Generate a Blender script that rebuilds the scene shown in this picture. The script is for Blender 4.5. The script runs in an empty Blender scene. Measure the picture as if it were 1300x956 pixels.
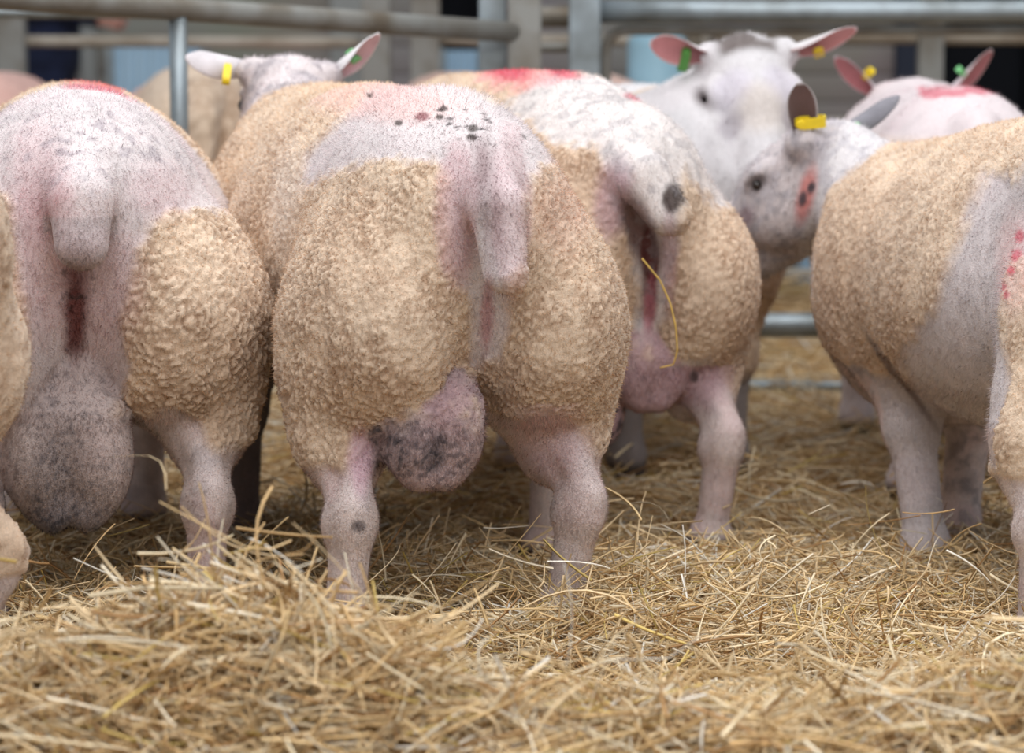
import bpy, math, random
import numpy as np
from mathutils import Vector, Matrix

rng = np.random.default_rng(7)
random.seed(7)
sc = bpy.context.scene
COL = sc.collection

# ------------------------------------------------------------------ camera
FPX = 3200.0
CX, CY = 650.0, 433.0
CAM_H = 0.743
HORIZ = 110.0
PITCH = math.atan((CY - HORIZ) / FPX)
FWD = np.array([0, math.cos(PITCH), -math.sin(PITCH)])
UPV = np.array([0, math.sin(PITCH), math.cos(PITCH)])
CAMP = np.array([0, 0, CAM_H])


def P(px, py, D):
    """world point seen at photo position (px, py) standing D metres away"""
    d = FWD + np.array([1, 0, 0]) * (px - CX) / FPX - UPV * (py - CY) / FPX
    return CAMP + d * (D / d[1])


def project(V):
    r = V - CAMP
    w = r @ FWD
    return CX + r[:, 0] / w * FPX, CY - (r @ UPV) / w * FPX


cam_d = bpy.data.cameras.new('camera')
cam = bpy.data.objects.new('camera', cam_d)
COL.objects.link(cam)
cam.location = CAMP
cam.rotation_euler = (math.pi / 2 - PITCH, 0, 0)
cam_d.sensor_width = 36.0
cam_d.lens = 36.0 * FPX / 1300.0
cam_d.shift_y = -(478.0 - CY) / 1300.0
cam_d.clip_start = 0.05
cam_d.dof.use_dof = True
cam_d.dof.focus_distance = 3.42
cam_d.dof.aperture_fstop = 4.0
sc.camera = cam

# ------------------------------------------------------------------ helpers


def lin(c):
    c = np.asarray(c, dtype=np.float64) / 255.0
    return np.where(c <= 0.04045, c / 12.92, ((c + 0.055) / 1.055) ** 2.4)


def sstep(a, b, x):
    t = np.clip((x - a) / (b - a), 0, 1)
    return t * t * (3 - 2 * t)


def tag(o, label=None, cat=None, group=None, kind=None):
    if label: o['label'] = label
    if cat: o['category'] = cat
    if group: o['group'] = group
    if kind: o['kind'] = kind
    return o


def mesh_obj(name, V, faces, mats, parent=None, col=None, wool=None, smooth=True, mat_idx=None, loc=None, tail_normals=None):
    """faces: list of int arrays (n,3) or (n,4)"""
    me = bpy.data.meshes.new(name)
    V = np.asarray(V, dtype=np.float32)
    me.vertices.add(len(V))
    me.vertices.foreach_set('co', V.ravel())
    faces = [np.asarray(f, dtype=np.int32) for f in faces if len(f)]
    nl = sum(f.size for f in faces)
    npoly = sum(len(f) for f in faces)
    me.loops.add(nl)
    me.polygons.add(npoly)
    me.loops.foreach_set('vertex_index', np.concatenate([f.ravel() for f in faces]))
    st = []
    off = 0
    for f in faces:
        k = f.shape[1]
        st.append(off + np.arange(len(f), dtype=np.int32) * k)
        off += f.size
    me.polygons.foreach_set('loop_start', np.concatenate(st).astype(np.int32))
    me.polygons.foreach_set('use_smooth', np.full(npoly, smooth, dtype=bool))
    if mat_idx is not None:
        me.polygons.foreach_set('material_index', np.asarray(mat_idx, dtype=np.int32))
    if not isinstance(mats, (list, tuple)): mats = [mats]
    for m in mats: me.materials.append(m)
    me.update(calc_edges=True)
    if col is not None:
        a = me.color_attributes.new('Col', 'FLOAT_COLOR', 'POINT')
        c4 = np.ones((len(V), 4), dtype=np.float32)
        c4[:, :3] = col
        a.data.foreach_set('color', c4.ravel())
    if tail_normals is not None:
        # the last vertices (single hairs) take the normal of the skin they grow from
        nv = np.empty(len(V) * 3, dtype=np.float32)
        me.vertex_normals.foreach_get('vector', nv)
        nv = nv.reshape(-1, 3)
        nv[-len(tail_normals):] = tail_normals
        me.normals_split_custom_set_from_vertices(nv)
    if wool is not None:
        a = me.attributes.new('wool', 'FLOAT', 'POINT')
        a.data.foreach_set('value', np.asarray(wool, dtype=np.float32))
    o = bpy.data.objects.new(name, me)
    COL.objects.link(o)
    if parent is not None: o.parent = parent
    if loc is not None: o.location = loc
    return o


class Geo:
    """collects boxes and tubes for one mesh"""
    def __init__(self):
        self.V, self.Q, self.T, self.n = [], [], [], 0

    def add(self, V, Q=None, T=None):
        V = np.asarray(V, float)
        if Q is not None and len(Q): self.Q.append(np.asarray(Q) + self.n)
        if T is not None and len(T): self.T.append(np.asarray(T) + self.n)
        self.V.append(V)
        self.n += len(V)

    def box(self, lo, hi, R=None, off=(0, 0, 0), bev=0.0):
        lo, hi = np.array(lo, float), np.array(hi, float)
        if bev <= 0:
            c = np.array([[x, y, z] for x in (0, 1) for y in (0, 1) for z in (0, 1)])
            V = lo + c * (hi - lo)
            Q = [[0, 1, 3, 2], [4, 6, 7, 5], [0, 4, 5, 1], [2, 3, 7, 6], [0, 2, 6, 4], [1, 5, 7, 3]]
        else:
            # box with chamfered edges: 24 vertices
            V, idx = [], {}
            for ix in (0, 1):
                for iy in (0, 1):
                    for iz in (0, 1):
                        for ax in range(3):
                            p = np.array([(lo, hi)[ix][0], (lo, hi)[iy][1], (lo, hi)[iz][2]])
                            s = np.array([1 - 2 * ix, 1 - 2 * iy, 1 - 2 * iz]) * bev
                            s[ax] = 0
                            idx[(ix, iy, iz, ax)] = len(V)
                            V.append(p + s)
            Q, T = [], []
            for ax in range(3):
                o1, o2 = [a for a in range(3) if a != ax]
                for sd in (0, 1):
                    ring = []
                    for (u, v) in ((0, 0), (1, 0), (1, 1), (0, 1)):
                        k = [0, 0, 0]; k[ax] = sd; k[o1] = u; k[o2] = v
                        ring.append(idx[(*k, ax)])
                    Q.append(ring)
                for (u, v) in ((0, 0), (1, 0), (1, 1), (0, 1)):
                    q = []
                    for sd in (0, 1):
                        k = [0, 0, 0]; k[ax] = sd; k[o1] = u; k[o2] = v
                        q.append((idx[(*k, o1)], idx[(*k, o2)]))
                    Q.append([q[0][0], q[0][1], q[1][1], q[1][0]])
            for ix in (0, 1):
                for iy in (0, 1):
                    for iz in (0, 1):
                        T.append([idx[(ix, iy, iz, a)] for a in range(3)])
            V = np.array(V)
            if R is not None: V = V @ np.asarray(R).T
            self.add(V + np.array(off), Q, T)
            return
        if R is not None: V = V @ np.asarray(R).T
        self.add(V + np.array(off), Q)

    def tube(self, pts, r, seg=14, cap=True):
        pts = np.asarray(pts, float)
        n = len(pts)
        rr = np.broadcast_to(np.asarray(r, float), (n,))
        tg = np.gradient(pts, axis=0)
        tg /= np.linalg.norm(tg, axis=1)[:, None]
        ref = np.array([0, 0, 1.0]) if abs(tg[0][2]) < 0.9 else np.array([1.0, 0, 0])
        V = []
        for i in range(n):
            a = np.cross(tg[i], ref); a /= np.linalg.norm(a)
            b = np.cross(a, tg[i])
            ref = b
            th = np.arange(seg) / seg * 2 * math.pi
            V.append(pts[i] + rr[i] * (np.cos(th)[:, None] * a + np.sin(th)[:, None] * b))
        V = np.concatenate(V)
        Q = []
        for i in range(n - 1):
            for j in range(seg):
                j2 = (j + 1) % seg
                Q.append([i * seg + j, i * seg + j2, (i + 1) * seg + j2, (i + 1) * seg + j])
        T = []
        if cap:
            V = np.concatenate([V, pts[:1], pts[-1:]])
            c0, c1 = n * seg, n * seg + 1
            for j in range(seg):
                j2 = (j + 1) % seg
                T.append([c0, j2, j]); T.append([c1, (n - 1) * seg + j, (n - 1) * seg + j2])
        self.add(V, Q, T)

    def build(self, name, mat, parent=None, smooth=False, **kw):
        V = np.concatenate(self.V)
        f = []
        if self.Q: f.append(np.concatenate(self.Q))
        if self.T: f.append(np.concatenate(self.T))
        o = mesh_obj(name, V, f, mat, parent, smooth=smooth, **kw)
        if smooth:
            pass
        return o


# ---------------------------------------------------------------- materials
def new_mat(name):
    m = bpy.data.materials.new(name)
    m.use_nodes = True
    nt = m.node_tree
    b = nt.nodes['Principled BSDF']
    return m, nt, b


def N(nt, t, **kw):
    n = nt.nodes.new(t)
    for k, v in kw.items():
        if k in n.inputs: n.inputs[k].default_value = v
        else: setattr(n, k, v)
    return n


def plain_mat(name, rgb, rough=0.6, var=0.12, scale=8.0, metal=0.0, bump=0.0, dirt=None, spec=0.4):
    m, nt, b = new_mat(name)
    tc = N(nt, 'ShaderNodeTexCoord')
    nz = N(nt, 'ShaderNodeTexNoise', Scale=scale, Detail=6.0)
    nt.links.new(tc.outputs['Object'], nz.inputs['Vector'])
    r = N(nt, 'ShaderNodeValToRGB')
    c = lin(rgb)
    d = lin(dirt) if dirt is not None else c * (1 - var * 2)
    r.color_ramp.elements[0].position = 0.3
    r.color_ramp.elements[0].color = (*d, 1)
    r.color_ramp.elements[1].position = 0.62
    r.color_ramp.elements[1].color = (*np.clip(c * (1 + var * .4), 0, 1), 1)
    nt.links.new(nz.outputs['Fac'], r.inputs['Fac'])
    nt.links.new(r.outputs['Color'], b.inputs['Base Color'])
    b.inputs['Roughness'].default_value = rough
    b.inputs['Metallic'].default_value = metal
    b.inputs['Specular IOR Level'].default_value = spec
    if bump:
        bp = N(nt, 'ShaderNodeBump', Strength=bump, Distance=0.01)
        nz2 = N(nt, 'ShaderNodeTexNoise', Scale=scale * 12, Detail=3.0)
        nt.links.new(tc.outputs['Object'], nz2.inputs['Vector'])
        nt.links.new(nz2.outputs['Fac'], bp.inputs['Height'])
        nt.links.new(bp.outputs['Normal'], b.inputs['Normal'])
    return m


def col_mat(name, rough=0.9, bump_scale=420.0, bump=0.35, spec=0.15, sheen=0.25, sheen_rgb=(1, .97, .95)):
    m, nt, b = new_mat(name)
    at = N(nt, 'ShaderNodeAttribute', attribute_name='Col')
    tc = N(nt, 'ShaderNodeTexCoord')
    nz = N(nt, 'ShaderNodeTexNoise', Scale=bump_scale, Detail=3.0)
    nt.links.new(tc.outputs['Object'], nz.inputs['Vector'])
    mp = N(nt, 'ShaderNodeMapRange')
    mp.inputs['From Min'].default_value = 0.3; mp.inputs['From Max'].default_value = 0.7
    mp.inputs['To Min'].default_value = 0.86; mp.inputs['To Max'].default_value = 1.08
    nt.links.new(nz.outputs['Fac'], mp.inputs['Value'])
    mul = N(nt, 'ShaderNodeVectorMath', operation='SCALE')
    nt.links.new(at.outputs['Color'], mul.inputs[0])
    nt.links.new(mp.outputs['Result'], mul.inputs['Scale'])
    nt.links.new(mul.outputs['Vector'], b.inputs['Base Color'])
    b.inputs['Roughness'].default_value = rough
    b.inputs['Specular IOR Level'].default_value = spec
    b.inputs['Sheen Weight'].default_value = sheen
    b.inputs['Sheen Roughness'].default_value = 0.5
    b.inputs['Sheen Tint'].default_value = (*sheen_rgb, 1)
    if bump:
        bp = N(nt, 'ShaderNodeBump', Strength=bump, Distance=0.004)
        nt.links.new(nz.outputs['Fac'], bp.inputs['Height'])
        nt.links.new(bp.outputs['Normal'], b.inputs['Normal'])
    return m


M_WOOL = col_mat('wool_and_short_hair')
M_HAIR = col_mat('short_hair', bump=0.0, sheen=0.1)
_nt = M_HAIR.node_tree
_at = N(_nt, 'ShaderNodeAttribute', attribute_name='Col')
_sc = N(_nt, 'ShaderNodeVectorMath', operation='SCALE', Scale=.70)
_nt.links.new(_at.outputs['Color'], _sc.inputs[0])
_d = N(_nt, 'ShaderNodeBsdfDiffuse'); _t = N(_nt, 'ShaderNodeBsdfTranslucent'); _a = N(_nt, 'ShaderNodeAddShader')
_nt.links.new(_sc.outputs['Vector'], _d.inputs['Color']); _nt.links.new(_sc.outputs['Vector'], _t.inputs['Color'])
_nt.links.new(_d.outputs[0], _a.inputs[0]); _nt.links.new(_t.outputs[0], _a.inputs[1])
_nt.links.new(_a.outputs[0], _nt.nodes['Material Output'].inputs['Surface'])
M_STRAW = col_mat('straw', rough=0.55, bump=0.0, bump_scale=60, spec=0.35, sheen=0.0)
M_EYE = plain_mat('eye_dark', (38, 28, 24), rough=0.08, var=0.1, spec=0.6)
M_GALV = plain_mat('galvanised_steel', (150, 160, 166), rough=0.42, var=0.14, scale=9, metal=0.55, bump=0.05, dirt=(112, 116, 114))
M_GALV2 = plain_mat('weathered_galvanised_steel', (140, 140, 136), rough=0.55, var=0.15, scale=7, metal=0.35, bump=0.05, dirt=(108, 98, 84))
M_YEL = plain_mat('yellow_plastic', (236, 206, 40), rough=0.4, var=0.05, scale=30)
M_GRN = plain_mat('green_plastic', (120, 196, 130), rough=0.4, var=0.05, scale=30)
M_GRN2 = plain_mat('dark_green_plastic', (84, 146, 66), rough=0.4, var=0.05, scale=30)

# ------------------------------------------------------------------ noise


def hash3(i, j, k, s=0):
    h = (i.astype(np.int64) * 73856093) ^ (j.astype(np.int64) * 19349663) ^ (k.astype(np.int64) * 83492791) ^ (s * 2654435761)
    h = (h ^ (h >> 13)) * 1274126177
    h = h ^ (h >> 16)
    return (h & 0xFFFFF).astype(np.float32) / 0xFFFFF


def vnoise(p, s=0):
    i = np.floor(p).astype(np.int64)
    f = (p - i).astype(np.float32)
    u = f * f * (3 - 2 * f)
    r = 0
    for dx in (0, 1):
        wx = u[:, 0] if dx else 1 - u[:, 0]
        for dy in (0, 1):
            wy = u[:, 1] if dy else 1 - u[:, 1]
            for dz in (0, 1):
                wz = u[:, 2] if dz else 1 - u[:, 2]
                r = r + wx * wy * wz * hash3(i[:, 0] + dx, i[:, 1] + dy, i[:, 2] + dz, s)
    return r


def fbm(p, oct=3, s=0):
    a, r, t = 1.0, 0, 0
    for o in range(oct):
        r = r + a * vnoise(p * (2 ** o), s + o * 17)
        t += a
        a *= 0.5
    return r / t


def worley(p, s=0):
    """distance to nearest and second nearest feature"""
    i0 = np.floor(p).astype(np.int64)
    f1 = np.full(len(p), 9.0, np.float32)
    f2 = np.full(len(p), 9.0, np.float32)
    for dx in (-1, 0, 1):
        for dy in (-1, 0, 1):
            for dz in (-1, 0, 1):
                c = i0 + np.array([dx, dy, dz])
                q0 = c[:, 0] + hash3(c[:, 0], c[:, 1], c[:, 2], s + 1) - p[:, 0]
                q1 = c[:, 1] + hash3(c[:, 0], c[:, 1], c[:, 2], s + 2) - p[:, 1]
                q2 = c[:, 2] + hash3(c[:, 0], c[:, 1], c[:, 2], s + 3) - p[:, 2]
                d = np.sqrt(q0 * q0 + q1 * q1 + q2 * q2).astype(np.float32)
                nf1 = np.minimum(f1, d)
                f2 = np.minimum(f2, np.maximum(f1, d))
                f1 = nf1
    return f1, f2


# --------------------------------------------------- implicit body modelling
class Field:
    def __init__(self, lo, hi, h):
        self.lo = np.array(lo, np.float64)
        self.h = h
        self.n = np.ceil((np.array(hi) - self.lo) / h).astype(int) + 1
        self.f = np.full(self.n, 1.0, np.float32)
        self.ax = [(self.lo[a] + np.arange(self.n[a]) * h).astype(np.float32) for a in range(3)]

    def _sub(self, lo, hi, m):
        s = []
        for a in range(3):
            i0 = max(0, int(math.floor((lo[a] - m - self.lo[a]) / self.h)))
            i1 = min(self.n[a], int(math.ceil((hi[a] + m - self.lo[a]) / self.h)) + 1)
            if i1 <= i0: return None
            s.append(slice(i0, i1))
        return tuple(s)

    def _mix(self, s, d, k, op):
        a = self.f[s]
        if op == 'add':
            h = np.clip(0.5 + 0.5 * (a - d) / k, 0, 1)
            self.f[s] = a + (d - a) * h - k * h * (1 - h)
        else:
            h = np.clip(0.5 - 0.5 * (a + d) / k, 0, 1)
            self.f[s] = a + (-d - a) * h + k * h * (1 - h)

    def ell(self, c, r, k=0.03, R=None, op='add'):
        c = np.array(c, float); r = np.array(r, float)
        ext = r.max() if R is not None else r
        s = self._sub(c - ext, c + ext, k + 0.04)
        if s is None: return
        x = (self.ax[0][s[0]] - c[0])[:, None, None]
        y = (self.ax[1][s[1]] - c[1])[None, :, None]
        z = (self.ax[2][s[2]] - c[2])[None, None, :]
        if R is not None:
            R = np.asarray(R)
            x, y, z = (R[0, 0] * x + R[1, 0] * y + R[2, 0] * z, R[0, 1] * x + R[1, 1] * y + R[2, 1] * z,
                       R[0, 2] * x + R[1, 2] * y + R[2, 2] * z)
        k0 = np.sqrt((x / r[0]) ** 2 + (y / r[1]) ** 2 + (z / r[2]) ** 2)
        k1 = np.sqrt((x / r[0] ** 2) ** 2 + (y / r[1] ** 2) ** 2 + (z / r[2] ** 2) ** 2) + 1e-6
        d = k0 * (k0 - 1) / k1
        self._mix(s, d.astype(np.float32), k, op)

    def cone(self, a, b, ra, rb, k=0.03, op='add', flat=None):
        """tapered capsule; flat=(axis, factor) squashes distance along a unit axis"""
        a = np.array(a, float); b = np.array(b, float)
        m = max(ra, rb) * (1.0 if flat is None else max(1, 1 / flat[1]))
        s = self._sub(np.minimum(a, b) - m, np.maximum(a, b) + m, k + 0.04)
        if s is None: return
        ab = b - a
        L2 = ab @ ab + 1e-9
        x = (self.ax[0][s[0]] - a[0])[:, None, None]
        y = (self.ax[1][s[1]] - a[1])[None, :, None]
        z = (self.ax[2][s[2]] - a[2])[None, None, :]
        t = np.clip((x * ab[0] + y * ab[1] + z * ab[2]) / L2, 0, 1)
        qx, qy, qz = x - t * ab[0], y - t * ab[1], z - t * ab[2]
        if flat is not None:
            ax = np.array(flat[0], float); ax /= np.linalg.norm(ax)
            dt = (qx * ax[0] + qy * ax[1] + qz * ax[2]) * (flat[1] - 1)
            qx, qy, qz = qx + dt * ax[0], qy + dt * ax[1], qz + dt * ax[2]
        d = np.sqrt(qx * qx + qy * qy + qz * qz) - (ra + (rb - ra) * t)
        self._mix(s, d.astype(np.float32), k, op)

    def mesh(self):
        f = self.f
        ins = f < 0
        nx, ny, nz = f.shape
        cnt = np.zeros((nx - 1, ny - 1, nz - 1), np.int8)
        for dx in (0, 1):
            for dy in (0, 1):
                for dz in (0, 1):
                    cnt += ins[dx:nx - 1 + dx, dy:ny - 1 + dy, dz:nz - 1 + dz]
        act = (cnt > 0) & (cnt < 8)
        ci = np.argwhere(act)
        vid = np.full(act.shape, -1, np.int32)
        vid[act] = np.arange(len(ci))
        acc = np.zeros((len(ci), 3)); num = np.zeros(len(ci))
        cor = [(a, b, c) for a in (0, 1) for b in (0, 1) for c in (0, 1)]
        val = {c: f[ci[:, 0] + c[0], ci[:, 1] + c[1], ci[:, 2] + c[2]] for c in cor}
        for c in cor:
            for a in range(3):
                if c[a] == 0:
                    c2 = list(c); c2[a] = 1; c2 = tuple(c2)
                    v0, v1 = val[c], val[c2]
                    cr = (v0 < 0) != (v1 < 0)
                    t = np.where(cr, v0 / np.where(cr, v0 - v1, 1), 0)
                    p = np.zeros((len(ci), 3)) + np.array(c)
                    p[:, a] = t
                    acc += p * cr[:, None]
                    num += cr
        V = self.lo + (ci + acc / num[:, None]) * self.h
        Q = []
        for a in range(3):
            sl0 = [slice(1, None)] * 3; sl1 = [slice(1, None)] * 3
            sl0 = [slice(1, n - 1) for n in f.shape]; sl1 = list(sl0)
            sl0[a] = slice(0, f.shape[a] - 1); sl1[a] = slice(1, f.shape[a])
            i0, i1 = ins[tuple(sl0)], ins[tuple(sl1)]
            e = np.argwhere(i0 != i1)
            base = e.copy()
            o = [x for x in range(3) if x != a]
            for q in o: base[:, q] += 1
            flip = i0[tuple(e.T)]
            c = []
            for (u, v) in ((0, 0), (-1, 0), (-1, -1), (0, -1)):
                b2 = base.copy(); b2[:, o[0]] += u; b2[:, o[1]] += v
                c.append(vid[tuple(b2.T)])
            q = np.stack(c, 1)
            rev = flip if a != 1 else ~flip
            q[rev] = q[rev][:, ::-1]
            q = q[:, ::-1]
            Q.append(q)
        Q = np.concatenate(Q)
        Q = Q[(Q >= 0).all(1)]
        return V, Q


def vnormals(V, Q):
    n = np.cross(V[Q[:, 2]] - V[Q[:, 0]], V[Q[:, 3]] - V[Q[:, 1]])
    out = np.zeros_like(V)
    for a in range(3):
        s = np.zeros(len(V))
        for k in range(4): s += np.bincount(Q[:, k], n[:, a], len(V))
        out[:, a] = s
    out /= np.linalg.norm(out, axis=1)[:, None] + 1e-12
    return out


def h2(v):
    return v * v


# ---------------------------------------------------------------- ram builder
FLEECE = lin((226, 203, 180))
FLEECE_D = lin((204, 173, 146))
SHORN = lin((220, 212, 214))
PINK = lin((208, 170, 175))
SKIN = lin((220, 206, 204))
GREYH = lin((150, 142, 146))
REDM = lin((206, 62, 92))
DUNG = lin((52, 36, 30))
WHITE = lin((220, 216, 218))


def unit(v):
    v = np.array(v, float)
    return v / np.linalg.norm(v)


def ear_geo(base, d, open_dir, L, W, cup=0.55, curl=0.0, thick=0.009, fold=0.0):
    """leaf-shaped cupped ear as a thin closed shell. returns V, Q, inner flag, u"""
    d = unit(d)
    open_dir = unit(open_dir - d * np.dot(open_dir, d))
    w = np.cross(d, open_dir)
    nu, nv = 22, 13
    V, inn, uu = [], [], []
    for layer in (0, 1):
        for i in range(nu):
            u = i / (nu - 1)
            prof = (0.42 + 0.58 * math.sin(math.pi * min(1, u * 1.15 + 0.12)) ** 0.8) if u < 0.45 else 0
            wu = W * ((0.72 + 0.28 * sstep(0, 0.42, u)) if u < .42 else max(.05, (1 - ((u - .42) / .585) ** 2.2)) ** .62)
            c = base + d * L * u + open_dir * curl * L * u * u
            ca = cup * (2.5 - 1.9 * min(1, u * 1.25)) * math.pi
            for j in range(nv):
                v = -1 + 2 * j / (nv - 1)
                if ca > 1e-3:
                    R = wu / (ca / 2) if ca > 0 else 1e9
                    a = v * ca / 2
                    off = w * R * math.sin(a) * 1.0 + open_dir * R * (1 - math.cos(a))
                else:
                    off = w * wu * v
                t = thick * (1 - 0.8 * abs(v) ** 3) * (1 - 0.6 * u)
                p = c + off + (open_dir * t * 0.5 if layer == 0 else -open_dir * t * 0.5)
                V.append(p); inn.append(layer == 0); uu.append(u)
    Q = []
    for layer in (0, 1):
        o = layer * nu * nv
        for i in range(nu - 1):
            for j in range(nv - 1):
                q = [o + i * nv + j, o + i * nv + j + 1, o + (i + 1) * nv + j + 1, o + (i + 1) * nv + j]
                Q.append(q if layer == 0 else q[::-1])
    o = nu * nv
    for i in range(nu - 1):
        for j, fl in ((0, False), (nv - 1, True)):
            q = [i * nv + j, (i + 1) * nv + j, o + (i + 1) * nv + j, o + i * nv + j]
            Q.append(q[::-1] if fl else q)
    i = nu - 1
    for j in range(nv - 1):
        Q.append([i * nv + j, i * nv + j + 1, o + i * nv + j + 1, o + i * nv + j])
    return np.array(V), np.array(Q), np.array(inn), np.array(uu)


def default_pose():
    return dict(
        hind=[dict(hip=(-.12, .16, .36), hock=(-.125, .015, .165), foot=(-.12, .055, -.03)),
              dict(hip=(.12, .16, .36), hock=(.125, .015, .165), foot=(.12, .055, -.03))],
        fore=[dict(sh=(-.12, .93, .38), knee=(-.11, .95, .21), foot=(-.105, .95, -.03)),
              dict(sh=(.12, .93, .38), knee=(.11, .95, .21), foot=(.105, .95, -.03))],
        tail=[(0, .03, .665), (0, -.058, .60), (.0, -.082, .505)], tail_r=(.040, .039, .028),
        scro=dict(c=(-.01, .085, .27), r=(.042, .052, .078), sep=.034, tilt=0.0),
        wide=1.0, low=0.0)


def ram(name, label, base, yaw, voxel, poll, hf, hu=(0, 0, 1), pose=None, paint=None, ears=None, tags=None,
        group='rams in the pen', hair=0, wool_size=0.0092, wool_amp=0.0036, seed=1, world_head=True, head=True,
        cat='ram', grooves=True, hair_len=1.0, extra=None, eyes=True):
    ps = default_pose()
    if pose: ps.update(pose)
    base = np.array([base[0], base[1], 0.0])
    cy, sy = math.cos(yaw), math.sin(yaw)
    R = np.array([[cy, -sy, 0], [sy, cy, 0], [0, 0, 1.0]])
    toL = lambda p: (np.array(p, float) - base) @ R
    toLv = lambda v: np.array(v, float) @ R
    if world_head:
        poll = toL(poll); hf = toLv(hf); hu = toLv(hu)
    else:
        poll = np.array(poll, float)
    hf = unit(hf); hu = unit(np.array(hu) - hf * np.dot(hu, hf)); hs = np.cross(hf, hu)
    hk_ = ps.get('head_scale', 1.0)
    HP = lambda s, f, u: poll + (hs * s + hf * f + hu * u) * hk_
    HR = np.stack([hs, hf, hu], 1)
    w = ps['wide']
    nose = HP(0, .25, -.09)
    lo = np.minimum(np.array([-.32, -.13, -.09]), np.minimum(poll, nose) - .16)
    hi = np.maximum(np.array([.32, 1.2, .82]), np.maximum(poll, nose) + .16)
    F = Field(lo, hi, voxel)
    # torso
    F.ell((0, .60, .485 + .4 * ps.get('wither', 0)), (.225 * w, .46, .225), .04)
    dw = ps.get('wither', 0.0)
    rs = ps.get('rise', 0.0)
    F.cone((0, .26 + rs * 2, .605 + rs), (0, .95, .60 + dw + rs), .125, .125, .09)
    F.ell((0, .20, .545), (.165 * w, .235, .185), .06)
    F.ell((0, .93, .49 + dw * .7), (.205 * w, .20, .225), .08)
    F.ell((0, 1.0, .38), (.12, .13, .13), .06)
    for s, L in zip((-1, 1), ps['hind']):
        hx, hy, hz = L['hip']
        F.ell((s * .112 * w, .165, .418), (.121 * w, .19, .168), .05)
        F.cone((s * .145 * w, .16, .40), (hx + s * .03, hy - .02, .275), .088, .062, .05)
        F.cone((s * .165 * w, .165, .36), (hx + s * .022, hy + .0, .225), .062, .046, .04)
        hk = np.array(L['hock']); ft = np.array(L['foot'])
        F.cone((hx + s * .015, hy, .32), hk + np.array([0, .02, .03]), .056, .033, .035)
        F.cone((hx + s * .012, hy - .05, .30), hk + np.array([0, -.028, .02]), .030, .017, .018)
        F.ell(hk + np.array([0, -.014, .0]), (.029, .033, .044), .016)
        for q in (-1, 1): F.ell(hk + np.array([q * .022, .012, -.012]), (.016, .022, .024), .014)
        F.cone(hk, hk * .25 + ft * .75, .030, .025, .02)
        F.cone(hk + np.array([0, -.018, -.02]), hk * .25 + ft * .75 + np.array([0, -.016, 0]), .017, .016, .014)
        F.ell(hk * .2 + ft * .8, (.031, .034, .033), .02)
        F.cone(hk * .12 + ft * .88, ft + np.array([0, .03, -.02]), .034, .032, .02)
        F.cone(ft + np.array([0, .07, -.06]), ft + np.array([0, .07, .02]), .006, .006, .012, op='sub')
    for s, L in zip((-1, 1), ps['fore']):
        sh = np.array(L['sh']); kn = np.array(L['knee']); ft = np.array(L['foot'])
        F.ell(sh + np.array([s * .01, -.01, .06]), (.085, .13, .15), .05)
        F.cone(sh, kn, .072, .042, .04)
        F.ell(kn, (.042, .044, .05), .02)
        F.cone(kn, kn * .2 + ft * .8, .037, .032, .02)
        F.ell(kn * .2 + ft * .8, (.037, .037, .034), .02)
        F.cone(kn * .12 + ft * .88, ft + np.array([0, .03, -.02]), .034, .032, .02)
    # neck
    if head:
        nb = np.array([0, .98, .56 + dw * .8])
        k = ps.get('head_scale', 1.0)
        A3 = lambda *r: np.array(r) * k
        mid = (nb + HP(0, -.03, -.09)) / 2 + hu * -.01
        F.cone(nb, mid, .145, .105, .07)
        F.cone(mid, HP(0, -.03, -.095), .105, .072 * k, .05)
        F.ell(HP(0, .02, -.055), A3(.074, .095, .062), .025, R=HR)
        F.ell(HP(0, .085, -.050), A3(.062, .06, .045), .03, R=HR)
        for s in (-1, 1):
            F.ell(HP(s * .066, .074, -.040), A3(.020, .032, .017), .018, R=HR)
            F.ell(HP(s * .046, .065, -.105), A3(.036, .08, .052), .03, R=HR)
            F.ell(HP(s * .064, -.012, -.03), A3(.03, .028, .026), .02, R=HR)
        F.cone(HP(0, .09, -.075), HP(0, .215, -.100), .060 * k, .046 * k, .03)
        F.ell(HP(0, .238, -.103), A3(.043, .034, .042), .02, R=HR)
        F.cone(HP(0, .05, -.13), HP(0, .21, -.143), .046 * k, .028 * k, .03)
        for s in (-1, 1):
            F.ell(HP(s * .021, .272, -.092), A3(.011, .014, .008), .008, R=HR, op='sub')
            F.cone(HP(s * .043, .225, -.133), HP(s * .012, .268, -.131), .004, .004, .008, op='sub')
            F.ell(HP(s * .087, .082, -.052), A3(.014, .018, .010), .010, R=HR, op='sub')
    # rear details
    if grooves:
        F.cone((0, -.04, .60), (0, -.005, .36), .030, .026, .05, op='sub')
        F.cone((0, .0, .37), (0, .09, .27), .036, .045, .04, op='sub')
    tp, tr = ps['tail'], ps['tail_r']
    F.cone(tp[0], tp[1], tr[0], tr[1], .035)
    F.cone(tp[1], tp[2], tr[1], tr[2], .008)
    S = ps['scro']
    if S:
        c = np.array(S['c']); r = np.array(S['r'])
        F.cone((c[0] * .5, .11, .36), c + np.array([0, 0, r[2] * .45]), .042, r[0] * 1.0, .014)
        for s in (-1, 1):
            F.ell(c + np.array([s * S['sep'], 0, 0]), r, .022)
            F.ell(c + np.array([s * S['sep'] * .6, -.005, -r[2] * .85]), (r[0] * .5, r[1] * .5, r[2] * .34), .02)
    # sheath under the belly
    F.cone((0, .48, .29), (0, .56, .255), .03, .022, .04)
    if extra: extra(F)
    V, Q = F.mesh()
    del F
    Nn = vnormals(V, Q)
    # ---- colours
    n = len(V)
    W0 = V @ R.T + base
    px, py = project(W0)
    nz1 = fbm(V * 14 + 3.1, 3, seed)
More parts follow.
